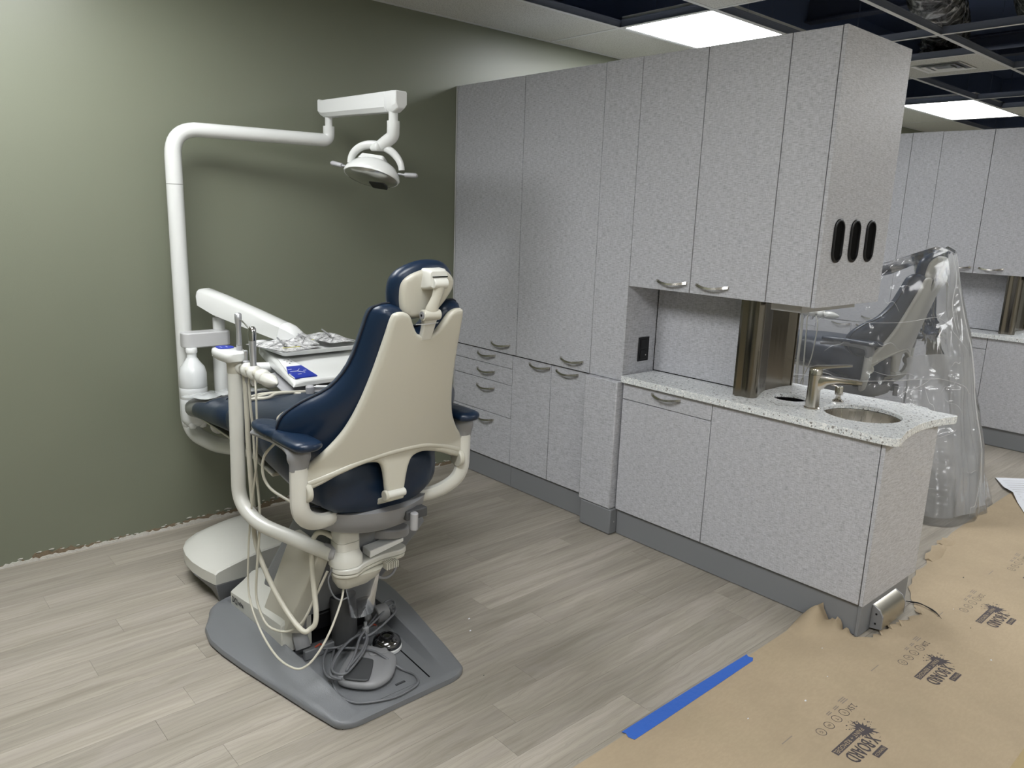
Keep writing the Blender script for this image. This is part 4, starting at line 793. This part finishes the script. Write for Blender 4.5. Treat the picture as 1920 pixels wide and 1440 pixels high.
MB().tube([(-1.47, -.60, .87), (-1.30, -.62, .862)], .022, 14).build('shelf_stem', M_WHITE2, du, smooth=50)
MB().tube(spline([(-1.33, -1.035, .858), (-1.395, -1.030, .862), (-1.42, -1.025, .866)], 4), .006, 8).build('handle_bar', M_WHITE2, du)
# handpiece hanging at the front of the head
dh = root('delivery_handpiece', (-1.45, -1.03, .78), 'grey syringe hanging at the front edge of the delivery head', 'dental handpiece')
MB().lathe([(.010, 0), (.0105, .045), (.016, .062), (.017, .082), (.010, .088)], (-1.452, -1.04, .790), n=18).build('body', M_LGREY, dh, smooth=40)
MB().tube([(-1.445, -1.045, .872), (-1.40, -1.075, .873), (-1.345, -1.10, .879), (-1.325, -1.108, .876)], .0028, 8).build('nozzle', M_WHITE2, dh, smooth=50)
MB().loft([[(-1.478+a, -1.085+b, z) for a, b in rrect(-w_, w_, -w_*.7, w_*.7, w_*.4)] for z, w_ in ((.772, .018), (.785, .026), (.81, .026), (.822, .018))]).build('holder', M_WHITE2, dh, smooth=40)
# hoses lying on the seat
for k, (pts, rr_) in enumerate((([(-1.44, -.98, .84), (-1.56, -1.00, .852), (-1.62, -1.04, .852), (-1.685, -1.01, .845), (-1.705, -1.05, .83), (-1.690, -1.15, .835), (-1.672, -1.26, .838), (-1.66, -1.32, .845)], .0062),
                            ([(-1.50, -.95, .84), (-1.60, -.93, .840), (-1.69, -.95, .826), (-1.715, -1.00, .815)], .0052), ([(-1.47, -1.00, .84), (-1.56, -.96, .846), (-1.67, -.99, .835), (-1.72, -1.05, .815)], .0052),
                            ([(-1.62, -1.37, .90), (-1.68, -1.34, .875), (-1.72, -1.355, .862), (-1.725, -1.385, .856)], .009))):
    tag(MB().tube(spline(pts, 7), rr_, 10).build('delivery_hose', M_HOSE, smooth=60), ['cream hose looped across the navy seat under the delivery head', 'upper grey-beige hose of the pair on the seat', 'lower grey-beige hose of the pair on the seat', 'thick cream hose curling out beside the backrest wing'][k], 'hose', 'delivery hoses on the seat')
tag(MB().tube(spline([(-1.79, -1.50, .84), (-1.815, -1.45, .78), (-1.82, -1.445, .72), (-1.81, -1.47, .68), (-1.79, -1.53, .66), (-1.77, -1.60, .65)], 7), .0045, 10).build('hanging_hose', M_HOSE, smooth=60), 'thin white hose hanging in a loop below the left armrest', 'hose')
# tray and pouches
tr = root('instrument_tray', (-1.23, -.58, .935), 'white rectangular instrument tray on the delivery head', 'tray')
to = rrect(-1.425, -1.045, -.745, -.425, .03, 5); ti = rrect(-1.415, -1.055, -.735, -.435, .026, 5); tf = rrect(-1.402, -1.068, -.722, -.448, .02, 5)
MB().loft([[(x, y, .930) for x, y in tf], [(x, y, .944) for x, y in ti], [(x, y, .9505) for x, y in to], [(x, y, .953) for x, y in to], [(x, y, .949) for x, y in ti], [(x, y, .934) for x, y in tf]]).build('tray_dish', M_WHITE2, tr, smooth=40)
rnd = random.Random(5)
for k, (x0, y0, w_, h_, a, hz, lb) in enumerate(((-1.36, -.62, .17, .26, .25, .010, 'crumpled clear sterile pouch nearest the left tray edge'), (-1.25, -.55, .12, .25, -.25, .024, 'clear sterile pouch bulging in the middle of the tray'), (-1.13, -.58, .13, .25, .1, .013, 'flat clear sterile pouch at the right side of the tray'))):
    nx, ny = 12, 16; V = []
    for j in range(ny+1):
        for i in range(nx+1):
            u = (i/nx-.5)*w_; v = (j/ny-.5)*h_; s_ = math.sin(math.pi*i/nx)*math.sin(math.pi*j/ny)
            V.append((x0+u*math.cos(a)-v*math.sin(a), y0+u*math.sin(a)+v*math.cos(a), .956+k*.004+hz*s_+.004*rnd.random()*s_+.010*abs(math.sin(v*38+u*22+k))*s_))
    n = len(V); F = [(j*(nx+1)+i, j*(nx+1)+i+1, (j+1)*(nx+1)+i+1, (j+1)*(nx+1)+i) for j in range(ny) for i in range(nx)]
    pr = root('instrument_pouch', (x0, y0, .956), lb, 'sterile pouch', 'sterile pouches on the tray')
    MB().add(V+[(x, y, z-.0012) for x, y, z in V], F+[tuple(q+n for q in f[::-1]) for f in F]).build('pouch_film', M_POUCH, pr, smooth=80)
    MB().tube([(x0-.03, y0-.08, .968+k*.006+hz*.6), (x0+.01, y0+.07, .972+k*.006+hz*.6)], .0035, 8).build('instrument', M_GREY2, pr)
    if k < 2: MB().box(x0-.045, x0+.03, y0-.10+.02*k, y0-.094+.02*k, .964+k*.006, .9655+k*.006).build('yellow_indicator', mat('indicator_%d' % k, (.55, .52, .12), .5), pr)
# water bottle under the bracket
wb = root('water_bottle', (-1.598, -.225, .56), 'milky plastic water bottle hanging under the white bracket', 'bottle')
MB().lathe([(.020, .335), (.020, .305), (.023, .300), (.032, .285), (.050, .262), (.0575, .235), (.0575, .175), (.0560, .172), (.0575, .169), (.0575, .125), (.0560, .122), (.0575, .119), (.0575, .03), (.052, .012), (.040, .0), (.01, .006)], (-1.598, -.225, .562), n=30).build('bottle_body', M_BOTTLE, wb, smooth=40)
for k in range(5):
    t = 2*math.pi*k/5+.3; MB().lathe([(.004, 0), (.015, .004), (.019, .022), (.015, .04)], (-1.598+.037*math.cos(t), -.225+.037*math.sin(t), .550), n=12).build('bottle_foot', M_BOTTLE, wb, smooth=60)
MB().lathe([(.0225, .333), (.024, .336), (.024, .352), (.021, .356)], (-1.598, -.225, .552), n=20).build('bottle_cap', M_WHITE2, wb, smooth=40)
# junction box on the floor
jb = root('junction_box', (-1.62, -.6, 0), 'low cream and grey utility box on the floor left of the chair base', 'utility box')
PL_ = [(-1.768, -.842), (-1.800, -.70), (-1.792, -.56), (-1.735, -.455), (-1.62, -.41), (-1.45, -.40), (-1.43, -.60), (-1.455, -.842)]
PF_ = [(-1.752, -.836), (-1.715, -.68), (-1.685, -.56), (-1.64, -.48), (-1.58, -.45), (-1.46, -.45), (-1.45, -.60), (-1.47, -.80)]
jmid = [(a[0]*.45+b[0]*.55, a[1]*.45+b[1]*.55) for a, b in zip(PL_, PF_)]
MB().loft([[(x, y, .0015) for x, y in PF_], [(x, y, .04) for x, y in jmid], [(x, y, .082) for x, y in PL_]]).build('lower_housing', M_GREY, jb, bevel=.003)
def lsec(y, xl, k=1., dz_=0.): return [(xl, y, .0835), (xl, y, .128+dz_), (xl+.012, y, .137+dz_)]+[(xl+.012+(-1.44-xl-.012)*t, y, .137+dz_+.046*k*math.sin(math.pi*.5*min(1, t*1.15))) for t in (.15, .3, .45, .6, .8, 1)]+[(-1.432, y, .128), (-1.432, y, .0835)]
MB().loft([lsec(-.842, -1.766, .95, -.004), lsec(-.836, -1.770, 1.), lsec(-.76, -1.788), lsec(-.68, -1.798), lsec(-.60, -1.796), lsec(-.53, -1.782, .95), lsec(-.47, -1.752, .85), lsec(-.43, -1.705, .7), lsec(-.40, -1.64, .45)]).build('lid', M_CREAM2, jb, smooth=30)
# foot pedal, disc and cables on the base
fp = root('foot_pedal', (-1.575, -1.65, .027), 'grey foot pedal with a dark plate lying on the chair base', 'foot pedal')
ang = math.radians(-18)
def rot(P, c): return [(c[0]+x*math.cos(ang)-y*math.sin(ang), c[1]+x*math.sin(ang)+y*math.cos(ang)) for x, y in P]
fo = smoothpoly([(-1.682, -1.645), (-1.650, -1.700), (-1.602, -1.735), (-1.540, -1.725), (-1.495, -1.685), (-1.462, -1.640), (-1.462, -1.595), (-1.497, -1.525), (-1.535, -1.495), (-1.600, -1.545), (-1.660, -1.600)], 3)
MB().pillow(fo, lambda u, v, o: (u, v, .027+o), .0, .034, R=.026, step=.012).build('pedal_housing', M_GREY2, fp, smooth=60)
MB().prism(smoothpoly([(-1.668, -1.665), (-1.625, -1.712), (-1.600, -1.700), (-1.552, -1.640), (-1.548, -1.618), (-1.580, -1.578), (-1.602, -1.588), (-1.662, -1.640)], 3), .0605, .067).build('pedal_plate', M_DKGREY, fp, bevel=.003)
MB().prism(rot(rrect(-.02, .045, -.02, .012, .008), (-1.515, -1.585)), .0605, .064).build('pedal_rest', M_GREY2, fp, bevel=.003)
fd = root('foot_disc', (-1.415, -1.545, .027), 'round chrome foot control disc with a white rim on the chair base', 'foot control')
MB().lathe([(.049, 0), (.052, .004), (.052, .014), (.049, .016)], (-1.440, -1.545, .0275), n=36).build('white_rim', M_WHITE2, fd, smooth=40, label='white rim')
MB().lathe([(.050, .0165), (.051, .022), (.046, .038), (.026, .049), (.004, .051)], (-1.440, -1.545, .0275), n=36).build('disc_dome', mat('dark_chrome', (.16, .16, .165), .12, 1.0), fd, smooth=50)
MB().tube([(-1.440+.022*math.cos(t), -1.545+.022*math.sin(t), .079) for t in [2*math.pi*k/24 for k in range(25)]], .003, 8).build('disc_ring', M_BLACK, fd, smooth=60)
MB().lathe([(.013, .055), (.012, .075), (.006, .078), (.006, .095), (.003, .096)], (-1.492, -1.49, .0275), n=14).build('disc_valve', M_SILVER, fd, smooth=40)
zc = .068
def cable(pts, r, lb, nm='control_cable'): return tag(MB().tube(spline(pts, 8), r, 10).build(nm, M_CABLE, smooth=60), lb, 'cable', 'grey cables on the chair base')
OV = [(-1.686, -1.668, .072), (-1.697, -1.624, .066), (-1.674, -1.580, .066), (-1.600, -1.512, .070), (-1.530, -1.478, .074), (-1.489, -1.484, .076), (-1.506, -1.527, .078), (-1.565, -1.593, .080), (-1.645, -1.648, .078)]
cable([(-1.60, -1.43, .05), (-1.66, -1.50, .045), (-1.70, -1.60, .055)]+OV+[(-1.59+(x+1.59)*.9, -1.575+(y+1.575)*.86, z+.007) for x, y, z in OV]+[(-1.66, -1.655, .086), (-1.60, -1.60, .090), (-1.54, -1.53, .092), (-1.503, -1.500, .094), (-1.435, -1.467, .10), (-1.355, -1.428, .11), (-1.338, -1.436, .108), (-1.352, -1.462, .10), (-1.41, -1.49, .092), (-1.47, -1.512, .086), (-1.52, -1.520, .082)], .0042, 'grey cable coiled in a double oval over the foot pedal')
cable([(-1.58, -1.44, .045), (-1.634, -1.508, .036), (-1.682, -1.600, .034), (-1.705, -1.690, .034), (-1.680, -1.755, .033), (-1.600, -1.796, .033), (-1.545, -1.803, .033), (-1.480, -1.790, .033), (-1.458, -1.745, .033), (-1.474, -1.690, .034), (-1.505, -1.640, .062), (-1.526, -1.585, .072), (-1.575, -1.525, .070), (-1.60, -1.49, .06)], .0040, 'grey cable sweeping in a wide loop to the rear base edge')
cable([(-1.63, -1.445, .05), (-1.58, -1.475, .055), (-1.50, -1.472, .075), (-1.43, -1.445, .095), (-1.365, -1.405, .112), (-1.335, -1.398, .115), (-1.325, -1.415, .11), (-1.35, -1.448, .106)], .0042, 'grey cable folded in a narrow loop beside the shroud')
CHAIR_THINGS = [ch, aa, q1, q2, q3]
# ================================================================== kraft board, tape, papers
def paper_z(x, y):
    z = .0012
    dx_ = (x+.06)/.11; dy_ = (y+2.335)/.07
    if x < .30 and y > -2.62:
        t = min(1, max(0, (x+.17)/.17)); b = .088*math.exp(-((y+2.398)/(.050 if y > -2.398 else .042))**2)+.030*math.exp(-((y+2.475)/.032)**2); w_ = min(1, max(0, (x+.035)/.035)); b = b*(1-w_)+w_*float(np.interp(-y, (2.345, 2.38, 2.402, 2.408, 2.419, 2.434, 2.444, 2.458, 2.464, 2.478, 2.486, 2.491, 2.503, 2.512, 2.522, 2.538), (.028, .062, .083, .060, .043, .018, .036, .034, .050, .042, .026, .008, .022, .020, .006, .001)))
        z += b*t*t*(3-2*t)
    z += .010*math.exp(-((x-.12)/.12)**2-((y+2.62)/.035)**2)+.006*math.exp(-((x-.35)/.05)**2-((y+2.64)/.02)**2)
    z += .0012*(1+math.sin(x*3.1)*math.sin(y*5+x))
    return z
rnd = random.Random(11)
def jag(P, amp, step=.022):
    out = []
    for a, b in zip(P[:-1], P[1:]):
        a = Vector(a); b = Vector(b); n = max(1, int((b-a).length/step)); d = (b-a).normalized(); nn = Vector((-d.y, d.x))
        for k in range(n): out.append(a+(b-a)*(k/n)+(nn*rnd.uniform(-amp, amp) if k else Vector((0, 0))))
    out.append(Vector(P[-1])); return [tuple(p) for p in out]
tear = [(.006, -2.352), (.010, -2.380)]+jag([(.012, -2.402), (.011, -2.408), (.011, -2.419), (.012, -2.434), (.011, -2.444), (.012, -2.458), (.011, -2.464), (.012, -2.478), (.011, -2.486), (.010, -2.491), (.010, -2.503), (.010, -2.512), (.008, -2.522), (.002, -2.538)], .0005, .1)+jag([(.002, -2.538), (.030, -2.560), (.05, -2.590), (.075, -2.578), (.09, -2.605), (.13, -2.580), (.15, -2.602), (.20, -2.580), (.225, -2.604), (.27, -2.592), (.30, -2.616), (.33, -2.608), (.375, -2.632), (.40, -2.612), (.43, -2.60), (.47, -2.575), (.50, -2.55)], .008, .014)+jag([(.50, -2.55), (.60, -2.50), (.80, -2.455), (.91, -2.46), (1.0, -2.425), (1.28, -2.405)], .008, .05)
outl = [(-4.4, -2.352), (-1.3, -2.352), (-.44, -2.355), (-.16, -2.352), (-.06, -2.350)]+tear+[(1.42, -2.392), (1.9, -2.385), (2.9, -2.385), (3.6, -2.390), (3.6, -3.168), (-4.4, -3.172)]
def sheet(mb, outl, zf, th=.0008, grid=.05, fine=None):
    n0 = len(outl); A = [Vector(p) for p in outl]
    def ins(x, y):
        k = False
        for i in range(n0):
            a, b = outl[i], outl[i-1]
            if (a[1] > y) != (b[1] > y) and x < (b[0]-a[0])*(y-a[1])/(b[1]-a[1])+a[0]: k = not k
        return k
    pts = list(A); x0 = min(p[0] for p in outl); x1 = max(p[0] for p in outl); y0 = min(p[1] for p in outl); y1 = max(p[1] for p in outl)
    def fill(xa, xb, ya, yb, g_):
        x = xa+g_/2
        while x < xb:
            y = ya+g_/2
            while y < yb:
                if ins(x, y): pts.append(Vector((x+.13*g_*math.sin(y*90), y)))
                y += g_
            x += g_
    fill(x0, x1, y0, y1, grid)
    if fine: fill(*fine)
    r = delaunay_2d_cdt(pts, [(i, (i+1) % n0) for i in range(n0)], [list(range(n0))], 1, 1e-5); V, F = r[0], r[2]; n = len(V); fs = [tuple(f) for f in F]+[tuple(i+n for i in f[::-1]) for f in F]; cnt = set()
    for f in F:
        for a, b in zip(f, list(f[1:])+[f[0]]): cnt.add((a, b))
    for (a, b) in cnt:
        if (b, a) not in cnt: fs.append((a, a+n, b+n, b))
    return mb.add([(p.x, p.y, zf(p.x, p.y)+th) for p in V]+[(p.x, p.y, zf(p.x, p.y)) for p in V], fs)
kb = root('kraft_floor_board', (0, -2.75, 0), 'brown printed floor protection board laid along the aisle, torn around the cabinet foot', 'floor protection board')
sheet(MB(), outl, paper_z, grid=.055, fine=(-.25, .62, -2.68, -2.32, .012)).build('board_sheet', M_KRAFT, kb, smooth=60)
k2 = root('kraft_floor_board', (0, -3.6, 0), 'yellower brown floor board sheet at the bottom right corner', 'floor protection board')
sheet(MB(), [(-4.4, -3.163), (3.6, -3.158), (3.6, -4.1), (-4.4, -4.1)], lambda x, y: .0042 if y > -3.18 else .003, grid=.2).build('board_sheet', M_KRAFT2, k2)
# curled torn flaps
for P0, P1, h, nm in (((.96, -2.44), (1.19, -2.425), .03, 'torn_flap'), ((1.20, -2.405), (1.30, -2.43), .02, 'torn_flap')):
    a = Vector((*P0, 0)); b = Vector((*P1, 0)); rings = []
    for k in range(9):
        t = k/8; c = a.lerp(b, t); w_ = .035*(1-.7*abs(t-.4)); rings.append([(c.x, c.y-w_*1.2, paper_z(c.x, c.y)+.001), (c.x+.004, c.y-w_*.3, .012+h*.6*math.sin(math.pi*t)), (c.x-.004, c.y+w_*.25+.008*math.sin(k*2.), .006+h*math.sin(math.pi*t)**.6), (c.x, c.y+w_*.1, .003+h*.5*math.sin(math.pi*t))])
    MB().loft(rings).build(nm, M_KRAFT, kb, smooth=40)
for x, y, s_ in ((.09, -2.60, .02), (.17, -2.605, .022), (.235, -2.612, .02), (.40, -2.625, .018)):
    MB().add([(x-s_, y-s_, .004), (x+s_*.6, y-s_*.9, .004), (x+s_*.2, y+s_*.4, .022), (x-s_, y-s_, .0034), (x+s_*.6, y-s_*.9, .0034), (x+s_*.2, y+s_*.4, .0212)], [(0, 1, 2), (5, 4, 3), (0, 3, 4, 1), (1, 4, 5, 2), (2, 5, 3, 0)]).build('torn_flap', M_KRAFT, kb)
# black curved strip at the torn edge behind the vent
MB().tube(spline([(.455, -2.548, .006), (.47, -2.60, .011), (.455, -2.66, .008), (.42, -2.70, .006)], 5), [.0032, .004, .005, .004, .005, .004, .003, .0035, .004, .005, .004, .003, .002, .002, .001, .001][:16], 6, flat=.5).build('torn_edge_dark_strip', M_BLACK, kb)
# prints; reading direction is -X, letter tops towards -Y
ZP = .0031
def PF(cx, cy):  return lambda a, b: (cx-a, cy-b, max(paper_z(cx-a, cy-b), .001)+.0014)
def P3(P, cx, cy, lift=0.): return [(cx-a, cy-b, paper_z(cx-a, cy-b)+.0013+lift) for a, b in P]
def flat(mb, P, cx, cy, lift=0.): v = P3(P, cx, cy, lift); return mb.add(v, [tuple(range(len(v)))])
def printmark(cx, cy):
    par = kb
    m = MB(); rn = random.Random(2)
    # splat at the start of the word
    pts = []
    for k in range(46):
        t = 2*math.pi*k/46; r = (.024+.004*math.sin(t*3+1))*(1+(rn.uniform(.25, .8) if k % 3 == 0 else rn.uniform(-.12, .05))); pts.append((-.083+r*1.15*math.cos(t), -.024+r*math.sin(t)))
    flat(m, pts, cx, cy, -.0001)
    for k in range(26):
        t = rn.uniform(0, 6.28); r = rn.uniform(.033, .052); s_ = rn.uniform(.0008, .0028); a, b = -.083+r*1.15*math.cos(t), -.024+r*math.sin(t); flat(m, [(a+s_*1.6*math.cos(q), b+s_*math.sin(q)) for q in (0, 1.2, 2.5, 3.8, 5)], cx, cy)
    flat(m, [(-.088, -.040), (.095, -.040), (.095, -.017), (-.088, -.017)], cx, cy)            # bar of PAINT + REMODEL
    m.build('print_bar', M_INK, par)
    t = text_mb('PAINT + REMODEL', .0205, lambda a, b: (cx-a-.004, cy-b+.0285, paper_z(cx-a, cy-b)+.0019), sx=1.0, spacing=1.04); t.build('print_text', M_KRAFT, par, label='brown PAINT + REMODEL lettering')
    f = PF(cx, cy)
    t = text_mb('X·BOARD', .058, lambda a, b: (cx-a*.62-.006, cy-b*1.05-.012, paper_z(cx-a, cy-b)+.0016), spacing=1.02); t.build('print_text', M_INK, par)
    for dx_ in (.0011, -.0011): t2 = text_mb('X·BOARD', .058, lambda a, b: (cx-a*.62-.006+dx_, cy-b*1.05-.012+dx_*.6, paper_z(cx-a, cy-b)+.0017), spacing=1.02); t2.build('print_text', M_INK, par)
    m = MB(); flat(m, [(-.055, .043), (.010, .043), (.010, .064), (-.055, .064)], cx, cy); m.build('print_bar', M_INK, par)
    text_mb('TRIMACO', .0135, lambda a, b: (cx-a+.0225, cy-b-.0535, paper_z(cx-a, cy-b)+.0019)).build('print_text', M_KRAFT, par)
    # round symbols and small text, further from the aisle side
    for k, sy in enumerate(('T', 'I', 'H', 'C')):
        ex = -.118+k*.050; ey = -.102; m = MB(); n = 28
        o1 = [(ex+.0165*math.cos(2*math.pi*q/n), ey+.0165*math.sin(2*math.pi*q/n)) for q in range(n)]; o2 = [(ex+.0145*math.cos(2*math.pi*q/n), ey+.0145*math.sin(2*math.pi*q/n)) for q in range(n)]
        v = P3(o1, cx, cy)+P3(o2, cx, cy); m.add(v, [(q, (q+1) % n, n+(q+1) % n, n+q) for q in range(n)])
        m.build('print_symbol', M_INK, par); text_mb(('Y', 'T', 'EN', 'G')[k], .015 if k != 2 else .011, lambda a, b: (cx-ex-a, cy-ey-b, paper_z(cx, cy)+.0016)).build('print_symbol', M_INK, par)
    text_mb('2.5X', .030, lambda a, b: (cx-a*.8+.163, cy-b+.100, paper_z(cx, cy)+.0016)).build('print_text', M_INK, par)
    m = MB()
    for (a, b, w_) in ((-.178, -.128, .040), (-.178, -.135, .034), (-.178, -.142, .040), (-.120, -.128, .030), (-.120, -.134, .026), (-.075, -.128, .026), (-.075, -.134, .024)):
        flat(m, [(a-w_/2, b-.0018), (a+w_/2, b-.0018), (a+w_/2, b+.0018), (a-w_/2, b+.0018)], cx, cy)
    for (a, b, w_) in ((.150, -.150, .060), ): flat(m, [(a-w_/2, b-.0022), (a+w_/2, b-.0022), (a+w_/2, b+.0012), (a-w_/2, b+.0012)], cx, cy)
    m.build('print_small_lines', M_INK2, par)
for k in range(-2, 4): printmark(-.598+.603*k, -2.832)
# tape
def tape_z(x, y): return max(paper_z(x, y)+.0018, .0036)
tp = [(-1.112, -2.340), (-1.106, -2.352), (-1.114, -2.368), (-1.108, -2.388)]+[(-.95, -2.388), (-.70, -2.386), (-.45, -2.383), (-.431, -2.373), (-.438, -2.358), (-.430, -2.346), (-.60, -2.344), (-.90, -2.341)]
tag(sheet(MB(), tp, tape_z, th=.0006, grid=.02).build('blue_tape', M_TAPE, smooth=60), 'strip of blue painter tape on the edge of the brown board', 'tape')
# loose document
def dz(x, y): return .006+.018*math.exp(-((x-2.35)/.12)**2)*.5
dr = root('paper_document', (2.6, -2.45, 0), 'white printed form lying on the floor at the right edge', 'document')
do = [(2.605, -2.235), (2.43, -2.33), (2.36, -2.40), (2.20, -2.47), (2.02, -2.56), (2.38, -2.82), (2.90, -2.50)]
sheet(MB(), do, dz, th=.0006, grid=.04).build('document_sheet', M_PAPER, dr, smooth=60)
m = MB()
for k in range(12):
    t = k/12; a = Vector((2.57, -2.262)).lerp(Vector((2.10, -2.55)), t+.03); b = Vector((2.86, -2.50)).lerp(Vector((2.40, -2.78)), t+.03); e = a.lerp(b, rnd.uniform(.3, .9)); s0 = a.lerp(b, .06); d_ = (b-a).normalized(); q = Vector((d_.y, -d_.x))*.0016
    P = [s0+q, e+q, e-q, s0-q]; m.add([(p.x, p.y, dz(p.x, p.y)+.0011) for p in P], [(0, 1, 2, 3)])
m.build('print_lines', M_INK2, dr)
# crumbs and chips
spots = [(.44, -2.80), (-.33, -2.60), (-.17, -2.50), (.9, -2.62), (-.75, -2.55), (.25, -2.93), (-.98, -2.72), (-1.06, -1.53), (-1.11, -1.60), (-1.25, -1.85), (.55, -2.70), (-.52, -2.62)]
for k, (x, y) in enumerate(spots):
    z0 = paper_z(x, y)+.001 if y < -2.36 else .0005; s_ = rnd.uniform(.003, .006)
    tag(MB().add([(x-s_, y, z0), (x, y-s_*.6, z0), (x+s_, y, z0), (x, y+s_*.7, z0), (x, y, z0+s_*.7)], [(0, 1, 4), (1, 2, 4), (2, 3, 4), (3, 0, 4), (3, 2, 1, 0)]).build('plaster_chip', M_PAPER if k % 3 else M_DKGREY), 'tiny %s chip on the %s' % ('white plaster' if k % 3 else 'dark', ('brown board behind the middle printed mark', 'brown board just below the raised paper fold', 'brown board below the torn edge', 'brown board behind the cabinet end', 'brown board below the blue tape', 'brown board right of the middle printed mark', 'brown board near the bottom of the tape', 'planks right of the chair base corner', 'planks closest to the right side of the chair base', 'planks right of the rear base corner', 'brown board beyond the steel vent', 'brown board between tape and nearest printed mark')[k]), 'debris', 'specks of debris on the floor')
# ================================================================== second bay and covered chair
FARLAB = {'tall_cabinet': 'tall grey linen cabinet of the far cabinet row', 'drawer_cabinet': 'four-drawer base cabinet of the far cabinet row', 'base_cabinet': 'two-door base cabinet of the far cabinet row',
          'filler_column': 'narrow grey column in the far cabinet row', 'wall_outlet': 'black outlet in the niche of the far cabinet row', 'sink_base_cabinet': 'sink base cabinet of the far row at the right edge',
          'upper_cabinet': 'grey upper cabinet of the far row above its niche', 'niche_back_panel': 'grey niche back panel of the far cabinet row', 'rear_cabinet_panel': 'rear panels of the far cabinet row',
          'steel_tower': 'dark steel pillar of the far row at the right edge', 'countertop': 'speckled countertop of the far cabinet row'}
for o in BAY:
    b = o.name.split('.')[0]
    if b in FARLAB: c = copy_tree(o, (SP, 0, 0)); c['label'] = FARLAB[b]
# chair under the sheet
for o, lb in zip(CHAIR_THINGS, ('second navy and cream dental chair wrapped in the clear plastic sheet', 'cream assistant arm of the second chair under the plastic', 'tall suction handpiece under the plastic sheet', 'short ejector valve under the plastic sheet', 'chrome syringe under the plastic sheet')):
    c = copy_tree(o, (SP, -.085, 0)); c['label'] = lb
# draped sheet
CX2 = CX+SP
ridge = [(CX2+.03, -2.045, 1.405), (CX2+.02, -1.97, 1.43), (CX2, -1.84, 1.36), (CX2-.04, -1.60, 1.24), (CX2-.10, -1.24, 1.13), (CX2-.04, -.80, .96), (CX2, -.30, .78)]
NR, NT_ = 48, 170; V = []; rn = random.Random(9)
ph = [rn.uniform(0, 6.28) for _ in range(12)]
def tri(x): x = x/(2*math.pi) % 1; return 4*abs(x-.5)-1
def surf(th, t, push=0.):
    c_, s_ = math.cos(th), math.sin(th); k = 1/((abs(c_)**3.4+abs(s_)**3.4)**(1/3.4)); cyc = -1.28; fxp = CX2-.02+.56*c_*k; fyp = cyc+1.13*s_*k
    
    ty = min(-.30, max(ridge[0][1], cyc+.76*s_*k)); rp = Vector(ridge[-1])
    for q in range(len(ridge)-1):
        if ridge[q][1] <= ty <= ridge[q+1][1]: rp = Vector(ridge[q]).lerp(Vector(ridge[q+1]), (ty-ridge[q][1])/(ridge[q+1][1]-ridge[q][1])); break
    wid = .05+.36*min(1, max(0, (rp.y-ridge[0][1]+.02)/.34)); rx = rp.x+c_*wid*.9
    x = rx+(fxp-rx)*t**1.15; y = rp.y+(fyp-rp.y)*t**1.05; z = rp.z*(1-t**1.08); f = min(1, t*3)
    wv = f*(.016*math.sin(5*th+ph[0]+2.2*t)+.014*tri(8*th+ph[1]-3*t)+.009*tri(19*th+ph[2]+9*t)+.010*tri(5*t*math.pi+3*th+ph[3])+.006*tri(13*t+7*th+ph[4]))*(.5+.7*t)+push
    return (x+c_*wv, y+s_*wv, max(z+push*.5, .004))
for j in range(NT_):
    for i in range(NR+1): V.append(surf(2*math.pi*j/NT_, i/NR))
F = []
for j in range(NT_):
    for i in range(NR): a = j*(NR+1)+i; b = ((j+1) % NT_)*(NR+1)+i; F.append((a, a+1, b+1, b))
ps = MB().add(V, F+[tuple(j*(NR+1) for j in range(NT_))])
o = ps.build('plastic_sheet', M_SHEET, smooth=60, at=(CX2, -1.26, 0)); tag(o, 'clear polythene sheet draped over the second dental chair', 'plastic sheet')

SHT = o
for lay, (ta, tb2, pu, tz) in enumerate(((1.345, 1.78, -.03, .02), (1.40, 1.72, -.06, .02), (1.24, 1.60, -.02, .42), (1.15, 1.5, -.045, .60))):
    V = []; na, nb = 46, 34
    for j in range(na+1):
        for i in range(nb+1):
            th = math.pi*(ta+(tb2-ta)*j/na); t = tz+(.97-tz)*i/nb; q = surf(th, t, pu*min(1, t*4)*(.6+.4*math.sin(j*.9+lay))); V.append(q)
    F = [(j*(nb+1)+i, j*(nb+1)+i+1, (j+1)*(nb+1)+i+1, (j+1)*(nb+1)+i) for j in range(na) for i in range(nb)]
    MB().add(V, F).build('gathered_layer', M_SHEET2, SHT, smooth=60)
def fold(P, r0, n=14):
    pts = []; P = spline([(a, b, 0) for a, b in P], 7); 
    for p in P: pts.append(surf(p.x, p.y, .003))
    R = [r0*.7*(.1+.9*math.sin(math.pi*(k+.5)/len(pts))**.7) for k in range(len(pts))]
    MB().tube(pts, R, 6, flat=.5).build('fold_crease', M_FOLD, SHT, smooth=70)
PI = math.pi
fold([(PI*.93, .50), (PI*1.05, .46), (PI*1.2, .50), (PI*1.36, .52), (PI*1.44, .56)], .0065)
fold([(PI*1.10, .20), (PI*1.22, .28), (PI*1.32, .30), (PI*1.42, .40)], .004)
fold([(PI*1.47, .0), (PI*1.46, .3), (PI*1.49, .6), (PI*1.47, .99)], .005)
fold([(PI*1.38, .02), (PI*1.40, .12), (PI*1.36, .22), (PI*1.38, .34)], .004)
rn = random.Random(21)
for k in range(34):
    a0 = PI*rn.uniform(.98, 1.48); t0 = rn.uniform(.08, .92); da = PI*rn.uniform(.02, .07)*rn.choice((-1, 1)); dt = rn.uniform(-.08, .10)
    fold([(a0, t0), (a0+da*.4, t0+dt*.6+rn.uniform(-.01, .01)), (a0+da*.8, t0+dt*.7), (a0+da, t0+dt)], rn.uniform(.0014, .0038))
